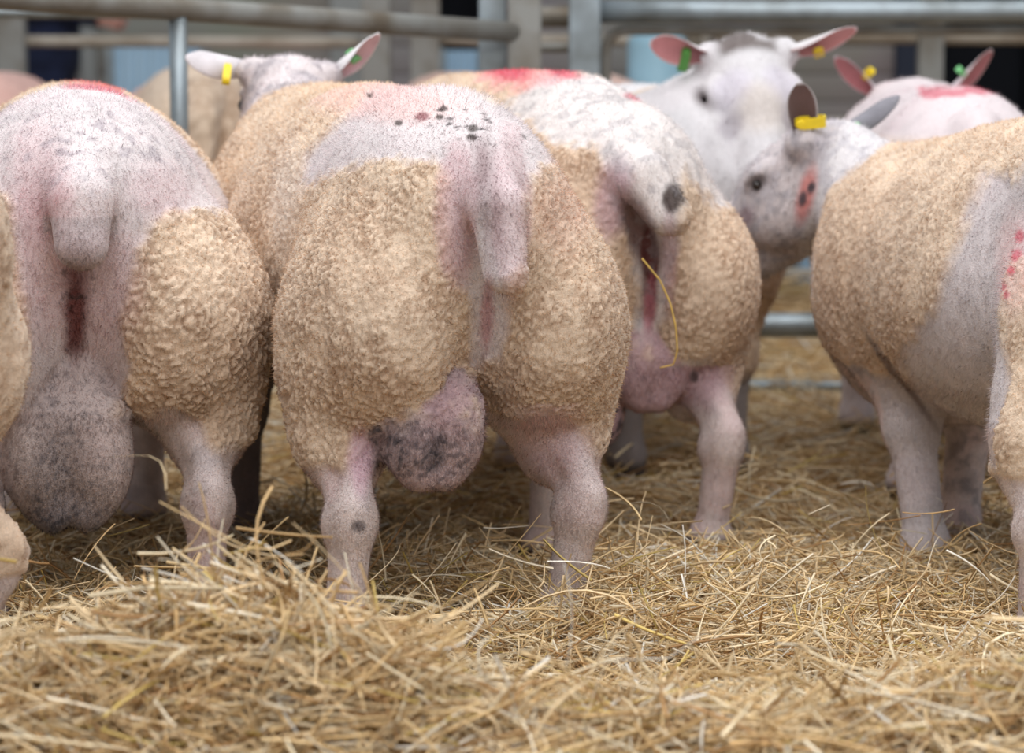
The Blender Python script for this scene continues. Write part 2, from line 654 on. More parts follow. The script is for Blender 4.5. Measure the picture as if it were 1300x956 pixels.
    nz2 = fbm(V * 60 + 7.7, 3, seed + 5)
    x, y, z = V.T
    hl = V - poll
    hv = np.stack([hl @ hs, hl @ hf, hl @ hu], 1) / hk_
    # fleece weight: everywhere on the trunk except legs, head and neck
    neck_t = (V - np.array([0, .98, .56])) @ unit(poll - np.array([0, .98, .56]))
    nL = np.linalg.norm(poll - np.array([0, .98, .56]))
    wool = np.ones(n)
    if head:
        wool *= 1 - sstep(.35, .5, neck_t / nL + (nz1 - .5) * .25) * (y > .9)
    zl = .295 + (nz1 - .5) * .06 - .07 * sstep(.12, .19, np.abs(x)) * (y < .45)
    wool *= sstep(zl - .01, zl + .015, z)
    col = np.empty((n, 3))
    skin = SKIN * (1 - .25 * (nz2[:, None] - .5)) * (1 - .35 * sstep(.5, .75, nz1)[:, None]) + 0
    skin = skin * (1 - sstep(.52, .75, fbm(V * 9, 2, seed + 3))[:, None] * .45) + PINK * sstep(.52, .75, fbm(V * 9, 2, seed + 3))[:, None] * .45
    fle = FLEECE * (1 - .2 * (nz1[:, None] - .5))
    fle = fle + (FLEECE_D - fle) * (sstep(.5, .8, fbm(V * 6, 2, seed + 9)) * .45)[:, None]
    scm = np.zeros(n)
    if S:
        sc_, sr_ = np.array(S['c']), np.array(S['r'])
        ee = np.sqrt(h2((x - sc_[0]) / (sr_[0] + S['sep'] + .014)) + h2((y - sc_[1] - .01) / (sr_[1] * 1.35)) + h2((z - sc_[2] + .012) / (sr_[2] * 1.5)))
        scm = 1 - sstep(.95, 1.12, ee + (nz2 - .5) * .2)
    ctx = dict(scro=scm, V=V, x=x, y=y, z=z, px=px, py=py, n1=nz1, n2=nz2, N=Nn, NW=Nn @ R.T, hv=hv, wool=wool, skin=skin, fle=fle,
               seed=seed, mark=[])

    def mark(c, m):
        ctx['mark'].append((np.array(c), np.clip(m, 0, 1)))
    ctx['domark'] = mark
    if paint: paint(ctx)
    wool = ctx['wool']
    # ---- wool relief
    q = V / wool_size
    wp = np.stack([fbm(q * .6, 2, 31), fbm(q * .6, 2, 47), fbm(q * .6, 2, 59)], 1) - .5
    q2 = q * np.array([1, 1, .62]) + wp * 2.4
    f1, f2 = worley(q2, seed)
    cell = sstep(.0, .38, f2 - f1)
    big = fbm(V / (wool_size * 3.2) * np.array([1, 1, .6]) + 5, 2, seed + 21)
    disp = wool_amp * (cell - .75) + wool_amp * 1.6 * (big - .5) + wool_amp * .8 * (fbm(q * 2.5, 2, 77) - .5)
    edge = wool * .006
    disp = disp + (np.abs(x) < .06) * (y < -.035) * (z > .45) * .0016 * np.sin(z * 330 + nz1 * 6)*0
    Vd = V + Nn * (wool * (disp + .003) + edge * .6 + (1 - wool) * .0012 * (nz2 - .5))[:, None]
    fle = fle * (1 - (.42 * (1 - cell) * sstep(.3, .62, big))[:, None] * np.array([.82, 1.0, 1.12]))  # creases between curls darkened: occlusion shade painted in, plus deep wool dirt
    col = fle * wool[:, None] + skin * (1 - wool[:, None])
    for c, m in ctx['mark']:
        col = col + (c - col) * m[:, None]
    # hooves dark
    hoof = sstep(.012, -.01, z)
    col = col + (lin((70, 60, 54)) - col) * hoof[:, None]
    if head:
        dn = sstep(.045, .026, np.sqrt(h2(hv[:, 0] * .95) + h2(hv[:, 1] - .272) + h2(hv[:, 2] + .102)))
        dn = np.maximum(dn, sstep(.008, .004, np.abs(hv[:, 2] + .132)) * (hv[:, 1] > .235) * (hv[:, 1] < .30) * (np.abs(hv[:, 0]) < .05) * .8)
        col = col + (lin((52, 46, 50)) - col) * dn[:, None]
        lid = ps.get('lid', 1.0)
        er = np.sqrt(h2(np.abs(hv[:, 0]) - .086) + h2((hv[:, 1] - .082) * .8) + h2((hv[:, 2] + .052) * 1.3))
        col = col + (lin((84, 70, 72)) - col) * (sstep(.029 * lid, .013 * lid, er) * .85)[:, None]
        tr_ = np.sqrt(h2((np.abs(hv[:, 0]) - .066) / 1.3) + h2((hv[:, 1] - .135) * .7) + h2((hv[:, 2] + .085) * 1.2))
        col = col + (lin((140, 112, 120)) - col) * (sstep(.030, .008, tr_) * .75)[:, None]
    allV, allQ, allC, allW = [Vd], [Q], [col], [wool]
    allT = []
    cnt = n
    nq_body = len(Q)
    mi = [np.zeros(len(Q), int)]
    # ---- ears
    tag_sites = []
    if head and ears:
        for e in ears:
            s = e['side']
            eb = HP(s * e.get('bx', .078), e.get('by', -.005), e.get('bz', -.012))
            d = unit(toLv(e['dir'])) if world_head else unit(e['dir'])
            od = unit(toLv(e['open'])) if world_head else unit(e['open'])
            eb = eb - d * .012
            EV, EQ, inn, uu = ear_geo(eb, d, od, e.get('L', .125), e.get('W', .036), e.get('cup', .55), e.get('curl', 0), fold=0)
            nzE = fbm(EV * 40, 2, seed + 40)
            oc = np.array(e.get('out', WHITE)); ic = np.array(e.get('inn', lin((190, 128, 130))))
            EC = np.where(inn[:, None], ic, oc) * (1 - .35 * (nzE - .4))[:, None]
            if 'base_dark' in e:
                EC = EC * (1 - (e['base_dark'] * (1 - sstep(.0, .6, uu)) * inn)[:, None])
            rim = (np.arange(len(EV)) % 13)
            isr = ((rim <= 0) | (rim >= 12) | (uu > .97))
            EC = np.where(isr[:, None], np.array(e.get('rim', oc)), EC)
            allV.append(EV); allQ.append(EQ + cnt); allC.append(EC); allW.append(np.zeros(len(EV))); cnt += len(EV)
            mi.append(np.zeros(len(EQ), int))
            odp = unit(od - d * np.dot(od, d)); wv = np.cross(d, odp)
            tag_sites.append((eb, d, odp, wv, e))
    if head and eyes:
        for s in (-1, 1):
            c = HP(s * .0775, .082, -.053)
            th = np.linspace(0, math.pi, 9); ph = np.linspace(0, 2 * math.pi, 13)[:-1]
            EV = np.array([[math.sin(t) * math.cos(p), math.sin(t) * math.sin(p), math.cos(t)] for t in th for p in ph]) * .0115 * hk_ * ps.get('lid', 1.0) + c
            EQ = np.array([[i * 12 + j, (i + 1) * 12 + j, (i + 1) * 12 + (j + 1) % 12, i * 12 + (j + 1) % 12] for i in range(8) for j in range(12)])
            allV.append(EV); allQ.append(EQ + cnt); allC.append(np.full((len(EV), 3), .01)); allW.append(np.zeros(len(EV))); cnt += len(EV)
            mi.append(np.ones(len(EQ), int))
    hairN = None
    # ---- fuzz: short single hairs as slim blades rooted in the coat
    if hair:
        fc = V[Q].mean(1) if False else Vd[Q].mean(1)
        fn = Nn[Q].mean(1)
        ar = np.linalg.norm(np.cross(Vd[Q[:, 2]] - Vd[Q[:, 0]], Vd[Q[:, 3]] - Vd[Q[:, 1]]), axis=1)
        view = unit(toLv(CAMP - (base + R @ np.array([0, .3, .5]))))
        vis = sstep(-.45, .0, fn @ view)
        fw = wool[Q].mean(1)
        pr = ar * vis * (1.0 - .45 * fw) * (1 + 1.4 * (fc[:, 2] < .3) * (fw < .5))
        pick = rng.choice(len(Q), size=hair, p=pr / pr.sum())
        bc = rng.dirichlet((1, 1, 1, 1), hair)
        root = (Vd[Q[pick]] * bc[:, :, None]).sum(1)
        nn = fn[pick]
        hwool = fw[pick]
        rnd = rng.normal(size=(hair, 3))
        lay = np.array([0, -.35, -.75]) + np.zeros((hair, 3))
        lay -= nn * (lay * nn).sum(1)[:, None]
        dirv = nn * (.55 + .6 * hwool[:, None]) + lay * (1 - .5 * hwool[:, None]) + rnd * .38
        dirv /= np.linalg.norm(dirv, axis=1)[:, None]
        ln = np.where(hwool > .5, rng.uniform(.003, .0075, hair), rng.uniform(.005, .011, hair)) * hair_len
        legs = root[:, 2] < .27
        ln = np.where(legs, ln * .55, ln)
        wd = rng.uniform(.0004, .0008, hair) * np.where(hwool > .5, 1.2, 1.0)
        sd = np.cross(dirv, nn + rng.normal(size=(hair, 3)) * .18); sd /= np.linalg.norm(sd, axis=1)[:, None]
        HV = np.stack([root - nn * .001 - sd * wd[:, None], root - nn * .001 + sd * wd[:, None], root + dirv * ln[:, None]], 1).reshape(-1, 3)
        hc = (col[Q[pick]] * bc[:, :, None]).sum(1) * np.where(hwool > .5, rng.uniform(.86, 1.16, hair), rng.uniform(.62, 1.22, hair))[:, None]
        HC = np.repeat(np.clip(hc, 0, .95), 3, 0)
        hn = nn + dirv * .25
        hn /= np.linalg.norm(hn, axis=1)[:, None]
        hairN = np.repeat(hn, 3, 0)
        HT = np.arange(hair * 3).reshape(-1, 3)
        allV.append(HV); allT.append(HT + cnt); allC.append(HC); allW.append(np.zeros(len(HV))); cnt += len(HV)
        mi.append(np.full(hair, 2, int))
    faces = [np.concatenate(allQ)] + allT
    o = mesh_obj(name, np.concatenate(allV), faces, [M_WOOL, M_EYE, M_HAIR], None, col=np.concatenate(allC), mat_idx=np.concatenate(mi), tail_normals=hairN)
    o.location = base
    o.rotation_euler = (0, 0, yaw)
    tag(o, label, cat, group)
    for (eb, d, od, wv, e) in tag_sites:
        if e.get('tag'):
            ear_tag(o, eb, d, od, wv, e)
    return o


def ear_tag(parent, eb, d, od, wv, e):
    """bent plastic strip looped over one edge of the ear"""
    t = e['tag']
    L = e.get('L', .125); W = e.get('W', .036)
    c = eb + d * L * t.get('u', .42)
    side = t.get('side', 1)
    out = wv * side
    ln = t.get('len', .028); wd = t.get('wd', .0075); gap = t.get('gap', .008); th = .0014
    # profile of the strip in the (out, od) plane
    prof = []
    e0 = t.get('start', .35) * W
    for s in np.linspace(0, 1, 6): prof.append((e0 + s * ln, gap))
    for a in np.linspace(math.pi / 2, -math.pi / 2, 9)[1:-1]: prof.append((e0 + ln + gap * math.cos(a), gap * math.sin(a)))
    for s in np.linspace(0, 1, 6): prof.append((e0 + (1 - s) * ln, -gap))
    prof = np.array(prof)
    lift = t.get('lift', 0.0)
    V, Q = [], []
    n = len(prof)
    tg = np.gradient(prof, axis=0); tg /= np.linalg.norm(tg, axis=1)[:, None]
    nr = np.stack([-tg[:, 1], tg[:, 0]], 1)
    for i in range(n):
        ef = 1.0 if 0 < i < n - 1 else .7
        for (a, b) in ((-1, -1), (1, -1), (1, 1), (-1, 1)):
            p2 = prof[i] + nr[i] * b * th
            V.append(c + out * p2[0] + od * (p2[1] + lift) + d * a * wd * ef)
    for i in range(n - 1):
        for k in range(4):
            k2 = (k + 1) % 4
            Q.append([i * 4 + k, i * 4 + k2, (i + 1) * 4 + k2, (i + 1) * 4 + k])
    Q.append([3, 2, 1, 0]); Q.append([(n - 1) * 4 + k for k in range(4)])
    g = Geo(); g.add(V, Q)
    # round stud of the tag
    th_ = np.linspace(0, 2 * math.pi, 13)[:-1]
    for zz in (gap + .001,):
        b0 = c + out * (e0 + .006)
        ring0 = [b0 + od * (zz + lift) + (d * math.cos(a) + out * math.sin(a)) * wd * .9 for a in th_]
        ring1 = [b0 + od * (zz + lift + .003) + (d * math.cos(a) + out * math.sin(a)) * wd * .75 for a in th_]
        VV = ring0 + ring1 + [b0 + od * (zz + lift + .0035)]
        g.add(VV, [[i, (i + 1) % 12, 12 + (i + 1) % 12, 12 + i] for i in range(12)], [[24, 12 + i, 12 + (i + 1) % 12] for i in range(12)])
    o = g.build('ear_tag', {'y': M_YEL, 'g': M_GRN, 'd': M_GRN2}[t['c']], parent, smooth=False)
    tag(o, {'y': 'yellow plastic ear tag', 'g': 'pale green plastic ear tag', 'd': 'green plastic ear tag'}[t['c']])
    return o


# soft masks in the plane of the view, with ragged edges
def E(c, cx, cy, rx, ry, rot=0.0, soft=.25, rag=.5):
    a = math.radians(rot)
    dx, dy = c['px'] - cx, c['py'] - cy
    u = (dx * math.cos(a) + dy * math.sin(a)) / rx
    v = (-dx * math.sin(a) + dy * math.cos(a)) / ry
    r = np.hypot(u, v) + (c['n1'] - .5) * rag + (c['n2'] - .5) * rag * .5
    return 1 - sstep(1 - soft, 1 + soft, r)


def poly(c, pts, soft=12, rag=14):
    """soft polygon mask"""
    x, y = c['px'] + (c['n1'] - .5) * rag * 2, c['py'] + (c['n2'] - .5) * rag * 2
    pts = np.array(pts, float)
    inside = np.zeros(len(x), bool)
    dmin = np.full(len(x), 1e9)
    for i in range(len(pts)):
        a, b = pts[i], pts[(i + 1) % len(pts)]
        cond = (a[1] > y) != (b[1] > y)
        with np.errstate(divide='ignore', invalid='ignore'):
            xi = (b[0] - a[0]) * (y - a[1]) / (b[1] - a[1]) + a[0]
        inside ^= cond & (x < xi)
        ab = b - a
        t = np.clip(((x - a[0]) * ab[0] + (y - a[1]) * ab[1]) / (ab @ ab), 0, 1)
        dmin = np.minimum(dmin, np.hypot(x - a[0] - t * ab[0], y - a[1] - t * ab[1]))
    sd = np.where(inside, dmin, -dmin)
    return sstep(-soft, soft, sd)


def speck(c, scale, thr, seed):
    f = fbm(c['V'] * scale, 4, seed)
    return sstep(thr, thr + .14, f)


def legcol(c, base=None):
    b = SKIN if base is None else base
    v = b * (1 - .34 * (c['n2'] - .5))[:, None]
    a = sstep(.48, .72, fbm(c['V'] * 13, 3, c['seed'] + 61))[:, None] * .24
    v = v + (PINK - v) * a
    a = sstep(.52, .74, fbm(c['V'] * 26, 3, c['seed'] + 71))[:, None] * .38
    return v + (GREYH - v) * a


#@@RAMS
# ================================================================== the rams
def yaw_of(dx, dy):
    return math.atan2(-dx, dy)


# --- centre ram: rump towards the camera, trunk going back to the left
def paint_c(c):
    sh = poly(c, [(470, 112), (560, 95), (690, 150), (700, 205), (668, 225), (664, 330), (645, 350), (640, 455), (598, 462), (600, 380),
                  (572, 330), (566, 225), (540, 205), (470, 203), (415, 222), (385, 240), (392, 200), (440, 150)], 10, 14)
    rear = (c['y'] < .62)
    c['wool'] *= 1 - sh * rear
    c['skin'][:] = c['skin'] * .25 + (SHORN * (1 - .25 * (c['n2'] - .5))[:, None]) * .75
    leg = c['z'] < .32
    lg = legcol(c)
    c['skin'][leg] = lg[leg]
    m = c['domark']
    m(PINK, (E(c, 580, 280, 26, 90, 0) * .55 + E(c, 648, 270, 22, 110, 0) * .35) * rear)
    m(lin((226, 214, 204)), E(c, 366, 265, 18, 70, 5, .6) * .5 * rear)
    m(lin((226, 190, 184)), E(c, 470, 125, 110, 26, 5, .5) * .55 * rear)
    m(lin((214, 166, 150)), E(c, 715, 262, 40, 60, 20, .6) * .35 * rear)
    m(lin((165, 60, 84)), E(c, 618, 400, 8, 45, 3, .6) * .5 * (c['y'] < .1))
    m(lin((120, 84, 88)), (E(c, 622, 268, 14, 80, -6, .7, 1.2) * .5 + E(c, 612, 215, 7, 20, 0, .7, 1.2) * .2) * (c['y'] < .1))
    m(lin((70, 60, 64)), np.clip(E(c, 600, 160, 70, 22, 15) * speck(c, 90, .62, 5), 0, 1) * .9 * rear)
    for (a, b, r) in ((600, 163, 7), (506, 156, 5), (563, 138, 5), (470, 122, 4), (598, 174, 6), (536, 148, 8), (558, 149, 5)):
        m(DUNG if r != 8 else lin((140, 80, 86)), E(c, a, b, r, r * .7, 0, .4, .3) * .85 * rear)
    hd = (c['hv'][:, 1] > -.2) & (c['y'] > 1.0)
    m(lin((150, 144, 152)), hd * speck(c, 40, .46, 18) * .55)
    s = c['scro']
    m(lin((186, 164, 166)), s)
    m(lin((84, 78, 84)), s * np.clip(speck(c, 150, .5, 11) * .6 + E(c, 505, 545, 30, 60) * .35 + E(c, 550, 575, 16, 26) * .6, 0, 1))
    m(PINK * .8, s * E(c, 570, 510, 40, 30, 0, .5) * .6)
    m(lin((206, 172, 184)), E(c, 458, 585, 14, 40, 0, .5) * .8 * leg)
    m(lin((206, 176, 182)), E(c, 695, 560, 45, 60, 0, .5) * .6 * leg * (c['y'] < .3))
    m(lin((90, 80, 82)), E(c, 455, 668, 9, 7, 0, .5) * .8 * leg)
    m(lin((66, 56, 52)), (c['y'] > .7) * leg * .75)  # forelegs coloured dark to carry the shade beneath the trunk
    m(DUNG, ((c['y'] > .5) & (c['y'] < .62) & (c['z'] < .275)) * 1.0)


pose_c = dict(
    hind=[dict(hip=(-.135, .17, .36), hock=(-.166, .08, .165), foot=(-.176, .10, -.04)),
          dict(hip=(.125, .17, .36), hock=(.165, .09, .165), foot=(.145, .14, -.03))],
    fore=[dict(sh=(-.13, .93, .38), knee=(-.15, .95, .21), foot=(-.155, .95, -.03)),
          dict(sh=(.12, .93, .38), knee=(.06, .95, .21), foot=(.04, .95, -.03))],
    tail=[(0, .03, .64), (0, -.058, .585), (.0, -.082, .503)], tail_r=(.038, .036, .027),
    scro=dict(c=(-.060, .055, .280), r=(.044, .052, .068), sep=.028, tilt=0))
yc = math.radians(17)
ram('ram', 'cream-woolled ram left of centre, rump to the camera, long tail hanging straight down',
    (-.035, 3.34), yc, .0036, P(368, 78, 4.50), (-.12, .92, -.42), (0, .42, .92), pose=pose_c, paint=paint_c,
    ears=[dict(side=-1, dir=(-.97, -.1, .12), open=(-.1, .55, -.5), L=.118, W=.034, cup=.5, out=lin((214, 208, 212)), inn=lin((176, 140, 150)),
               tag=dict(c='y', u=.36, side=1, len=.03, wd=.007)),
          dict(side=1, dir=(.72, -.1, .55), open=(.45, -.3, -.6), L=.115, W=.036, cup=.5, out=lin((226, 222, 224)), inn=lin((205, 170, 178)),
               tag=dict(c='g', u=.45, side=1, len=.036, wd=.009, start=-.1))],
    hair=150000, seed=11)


# --- left ram: rump square to the camera, most of it clipped short
def paint_b(c):
    rear = c['y'] < .5
    sh = poly(c, [(-20, 60), (300, 60), (330, 268), (200, 270), (170, 320), (155, 400), (160, 470), (120, 560), (20, 560), (30, 420), (20, 260), (-20, 215)], 9, 13)
    c['wool'] *= 1 - sh * rear
    c['skin'][:] = c['skin'] * .25 + SHORN * .75 * (1 - .3 * (c['n2'] - .5))[:, None]
    leg = c['z'] < .3
    lg = legcol(c)
    c['skin'][leg] = lg[leg]
    m = c['domark']
    m(PINK, (E(c, 45, 230, 40, 70, 0, .6) * .45 + E(c, 60, 330, 40, 90, 0, .6) * .5 + E(c, 130, 360, 45, 90, 0, .6) * .45 + E(c, 200, 240, 40, 35, 0, .6) * .3) * rear)
    m(lin((150, 140, 150)), E(c, 120, 180, 150, 60, 0, .6) * speck(c, 70, .56, 6) * .5 * rear)
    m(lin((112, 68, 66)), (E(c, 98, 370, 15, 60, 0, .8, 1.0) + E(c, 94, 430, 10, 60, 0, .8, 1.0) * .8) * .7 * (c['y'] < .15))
    m(lin((70, 58, 58)), E(c, 98, 365, 22, 60, 0, .5) * speck(c, 120, .58, 8) * .8 * rear)
    m(REDM, poly(c, [(60, 95), (60, 105), (210, 135), (210, 122), (110, 96)], 4, 8) * .6 * (c['y'] > .2))
    m(lin((168, 160, 162)), (c['y'] < -.02) * (c['z'] > .46) * (c['z'] < .57) * (np.abs(c['x']) < .05) * .5)
    s = c['scro']
    m(lin((184, 166, 162)), s * .8)
    m(lin((90, 86, 92)), s * np.clip(speck(c, 170, .5, 12) * .35 + E(c, 70, 600, 45, 80, 0, .7) * .35 + sstep(610, 690, c['py']) * .7, 0, 1))  # grey speckle, with shade painted in towards the underside


pose_b = dict(
    hind=[dict(hip=(-.125, .16, .36), hock=(-.15, .06, .165), foot=(-.14, .11, -.04)),
          dict(hip=(.15, .16, .36), hock=(.170, .06, .165), foot=(.165, .10, -.04))],
    tail=[(0, .03, .625), (0, -.058, .588), (.0, -.078, .535)], tail_r=(.043, .042, .036),
    scro=dict(c=(-.022, .070, .235), r=(.050, .058, .095), sep=.040, tilt=0), wide=1.11)
ram('ram', 'ram on the left with closely clipped lavender-white rump and short stubby tail',
    (-.585, 3.42), math.radians(10), .0038, (0, 1.22, .36), (0, .45, -.9), (0, .9, .45), world_head=False, pose=pose_b, paint=paint_b,
    ears=[dict(side=-1, dir=(-.95, -.1, -.2), open=(0, .5, -.5)), dict(side=1, dir=(.95, -.1, -.2), open=(0, .5, -.5))],
    hair=150000, seed=23, wool_size=.0115, wool_amp=.0052)


# --- middle right ram, a step further back, red paint on its loin
def paint_d(c):
    rear = c['y'] < .75
    sh = poly(c, [(640, 135), (700, 95), (800, 90), (960, 180), (960, 262), (905, 262), (872, 215), (858, 300), (852, 330), (838, 440), (815, 440), (800, 330),
                  (770, 250), (780, 215), (760, 190), (705, 185), (665, 150)], 9, 14)
    c['wool'] *= 1 - sh * rear
    c['skin'][:] = c['skin'] * .2 + lin((228, 222, 220)) * .8 * (1 - .3 * (c['n2'] - .5))[:, None]
    leg = c['z'] < .29
    lg = legcol(c)
    c['skin'][leg] = lg[leg]
    m = c['domark']
    m(lin((235, 150, 160)), poly(c, [(600, 75), (735, 80), (720, 100), (660, 118), (612, 112)], 10, 14) * .55)
    m(REDM, (E(c, 645, 92, 32, 12, 10, .5, .8) * .8 + E(c, 710, 93, 30, 6, 12, .5, .8) * .7 + E(c, 805, 124, 14, 4, 12, .5, .5) * .6))
    m(lin((196, 160, 176)), (E(c, 778, 250, 20, 50, 10, .5) * .6 + E(c, 850, 330, 10, 60, 0, .5) * .5) * rear)
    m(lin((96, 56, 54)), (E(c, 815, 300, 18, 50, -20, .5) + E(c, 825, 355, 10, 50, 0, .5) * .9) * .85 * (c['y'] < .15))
    m(lin((190, 110, 130)), E(c, 824, 395, 8, 40, 5, .5) * .7 * (c['y'] < .15))
    m(DUNG, E(c, 855, 252, 13, 19, 10, .4, 1.6) * .92 * (c['y'] < .1))
    m(lin((150, 146, 152)), rear * sh * speck(c, 60, .5, 14) * .4)
    s = c['scro']
    lb = 1 - sstep(.95, 1.15, np.sqrt(h2((c['x'] + .014) / .05) + h2((c['y'] - .14) / .06) + h2((c['z'] - .235) / .11)))
    m(lin((182, 152, 158)), np.maximum(s, lb) * .95)
    m(lin((66, 60, 66)), lb * np.clip(speck(c, 75, .48, 19) * .9 + sstep(560, 592, c['py']), 0, 1))
    m(lin((84, 76, 82)), s * np.clip(sstep(520, 600, c['py']) * .7 + speck(c, 80, .6, 3) * .4, 0, 1))
    m(lin((186, 156, 164)), E(c, 885, 470, 40, 45, 0, .5) * .9 * leg * (c['y'] < .3))
    m(lin((70, 60, 62)), E(c, 881, 478, 5, 7, 0, .4) * .8 * leg)


pose_d = dict(
    hind=[dict(hip=(-.115, .16, .36), hock=(-.14, .06, .165), foot=(-.14, .10, -.04)),
          dict(hip=(.125, .16, .36), hock=(.155, .04, .165), foot=(.145, .08, -.04))],
    rise=.034, wide=1.03,
    tail=[(-.030, .03, .630), (-.026, -.055, .600), (-.002, -.088, .545)], tail_r=(.042, .042, .034),
    scro=dict(c=(.040, .085, .285), r=(.040, .048, .062), sep=.026, tilt=0))
def lobe_d(F):
    F.cone((.0, .15, .35), (-.01, .14, .27), .04, .034, .02)
    F.ell((-.014, .14, .235), (.034, .042, .085), .012)

ram('ram', 'ram right of centre with red paint on its back and short tail swung aside',
    (.214, 4.02), math.radians(19), .0042, (0, 1.2, .36), (0, .45, -.9), (0, .9, .45), world_head=False, pose=pose_d, paint=paint_d,
    ears=[dict(side=-1, dir=(-.95, -.1, -.2), open=(0, .5, -.5)), dict(side=1, dir=(.95, -.1, -.2), open=(0, .5, -.5))],
    hair=110000, extra=lobe_d, seed=37, wool_size=.0098, wool_amp=.0036)


# --- right ram: left side to the camera, head turned away to the left
def paint_f(c):
    sh = poly(c, [(1420, 100), (1290, 230), (1255, 215), (1215, 300), (1190, 390), (1150, 440), (1140, 460), (1190, 560), (1290, 600), (1276, 500), (1274, 400), (1290, 330), (1420, 300)], 10, 16)
    front = c['y'] > .12
    c['wool'] *= 1 - sh * front
    col_ = poly(c, [(1075, 150), (1180, 140), (1100, 205), (1050, 240), (1035, 300), (1030, 370), (1015, 370), (1018, 250)], 7, 8)
    c['wool'] *= 1 - col_
    c['skin'][:] = c['skin'] * .3 + lin((204, 197, 200)) * .7 * (1 - .3 * (c['n2'] - .5))[:, None]
    leg = (c['z'] < .29) & ((c['y'] < .4) | (c['y'] > .8))
    lg = legcol(c)
    c['skin'][leg] = lg[leg]
    m = c['domark']
    m(WHITE, col_ * .9)
    m(lin((236, 196, 194)), E(c, 1290, 340, 22, 60, 0, .5) * .5)
    for (a, b, r) in ((1292, 325, 7), (1287, 345, 5), (1277, 365, 4), (1282, 376, 4), (1295, 300, 6)):
        m(REDM, E(c, a, b, r, r * 1.3, 0, .4, .4) * .75)
    m(lin((120, 118, 126)), speck(c, 70, .52, 15) * .45 * (c['y'] > .85) * (c['wool'] < .4) * (1 - col_))
    hd = (c['px'] < 1110) & (c['hv'][:, 1] > -.18)
    m(lin((178, 174, 182)), hd * np.clip(speck(c, 45, .5, 4) * .5, 0, 1) * (c['wool'] < .5))
    m(lin((206, 130, 124)), E(c, 1024, 245, 11, 34, 14, .5, .3) * .9 * hd)
    m(lin((62, 66, 74)), (E(c, 1019, 252, 5, 10, 10, .4, .2) + E(c, 1030, 238, 5, 8, 20, .4, .2)) * .9 * hd)
    m(lin((96, 76, 78)), E(c, 1146, 482, 4.5, 74, -35, .6, .3) * .75)  # skin fold drawn as a dark line, its crease shade painted in


pose_f = dict(wither=-.12, head_scale=1.14, lid=.66,
    hind=[dict(hip=(-.185, .15, .36), hock=(-.222, .09, .165), foot=(-.222, .11, -.04)),
          dict(hip=(.12, .15, .36), hock=(.13, .25, .19), foot=(.12, .34, -.03))],
    fore=[dict(sh=(-.125, .86, .38), knee=(-.105, .80, .2), foot=(-.10, .73, -.03)),
          dict(sh=(.12, .95, .38), knee=(.07, .95, .2), foot=(.03, .92, -.03))])
ram('ram', 'ram on the right seen side-on with clipped pale belly, its grey head turned left',
    (.945, 3.28), math.radians(14.5), .0042, P(1026, 163, 4.46), (-.72, .50, -.48), (-.30, .2, .93), pose=pose_f, paint=paint_f,
    ears=[dict(side=-1, dir=(-.06, -.25, .97), open=(.15, -.9, -.2), L=.115, W=.034, cup=.62, bx=.066, by=-.012, bz=-.025, out=lin((206, 200, 204)), inn=lin((96, 74, 70)), base_dark=.4, rim=lin((190, 184, 184)),
               tag=dict(c='y', u=.40, side=1, len=.044, wd=.0095, start=-.35, lift=.014)),
          dict(side=1, dir=(.80, .0, .48), open=(.2, .5, -.6), L=.14, W=.028, cup=.55, out=lin((140, 138, 146)), inn=lin((150, 110, 112)),
               tag=dict(c='g', u=.3, side=-1, len=.024, wd=.010))],
    hair=110000, seed=41, wool_size=.0085, wool_amp=.0030)


# --- white-faced ram looking at the camera
def paint_e(c):
    c['skin'][:] = c['skin'] * .15 + (lin((212, 210, 213)) * (1 - .3 * (c['n1'] - .4))[:, None]) * .85
    c['wool'] = np.maximum(c['wool'], sstep(.15, .19, c['z']) * (c['z'] < .4) * (c['y'] > .7))
    c['wool'] *= 1 - ((c['z'] > .5) & (c['y'] > .85))
    lg = (c['z'] < .2)
    c['skin'][lg] = lin((150, 142, 142))
    m = c['domark']
    h = c['hv']
    m(lin((96, 84, 80)), sstep(.03, .0, h[:, 1]) * sstep(.065, .04, np.abs(h[:, 0])) * sstep(-.05, -.03, h[:, 2]) * (h[:, 1] > -.08) * sstep(.40, .55, c['n1']) * .9)
    m(lin((205, 198, 210)), (sstep(.05, .02, np.hypot(np.abs(h[:, 0]) - .045, h[:, 1] - .09)) * .6))
    m(lin((222, 206, 190)), sstep(.06, .02, np.hypot(h[:, 0], h[:, 1] - .14)) * .4)
    m(WHITE, (c['z'] > .66) & (c['y'] < .8))
    m(lin((150, 140, 150)), sstep(.03, .012, np.hypot(np.abs(h[:, 0]) - .055, h[:, 1] - .15)) * (h[:, 2] > -.16) * .5)


ed = unit((.20, -.97, 0))
ram('ram', 'white-faced ram facing the camera, pink-lined ears spread wide',
    (.14, 5.92), yaw_of(ed[0], ed[1]), .0060, P(951, 58, 4.95), (.10, -.76, -.62), (0, -.62, .78), paint=paint_e,
    ears=[dict(side=1, dir=(-.90, -.05, .18), open=(.1, -.80, -.50), L=.112, W=.036, cup=.5, bx=.085, out=WHITE, inn=lin((202, 138, 140)), base_dark=.55, rim=lin((228, 214, 214)),
               tag=dict(c='d', u=.35, side=-1, len=.040, wd=.009, lift=.012, start=-.2)),
          dict(side=-1, dir=(.93, -.08, .28), open=(.15, -.55, -.80), L=.135, W=.034, cup=.5, bx=.085, out=WHITE, inn=lin((202, 142, 140)), base_dark=.35, rim=lin((228, 214, 214)),
               tag=dict(c='y', u=.38, side=1, len=.03, wd=.010, lift=.008, start=.1))],
    hair=40000, seed=53, pose=dict(scro=None, head_scale=1.12, lid=1.25))


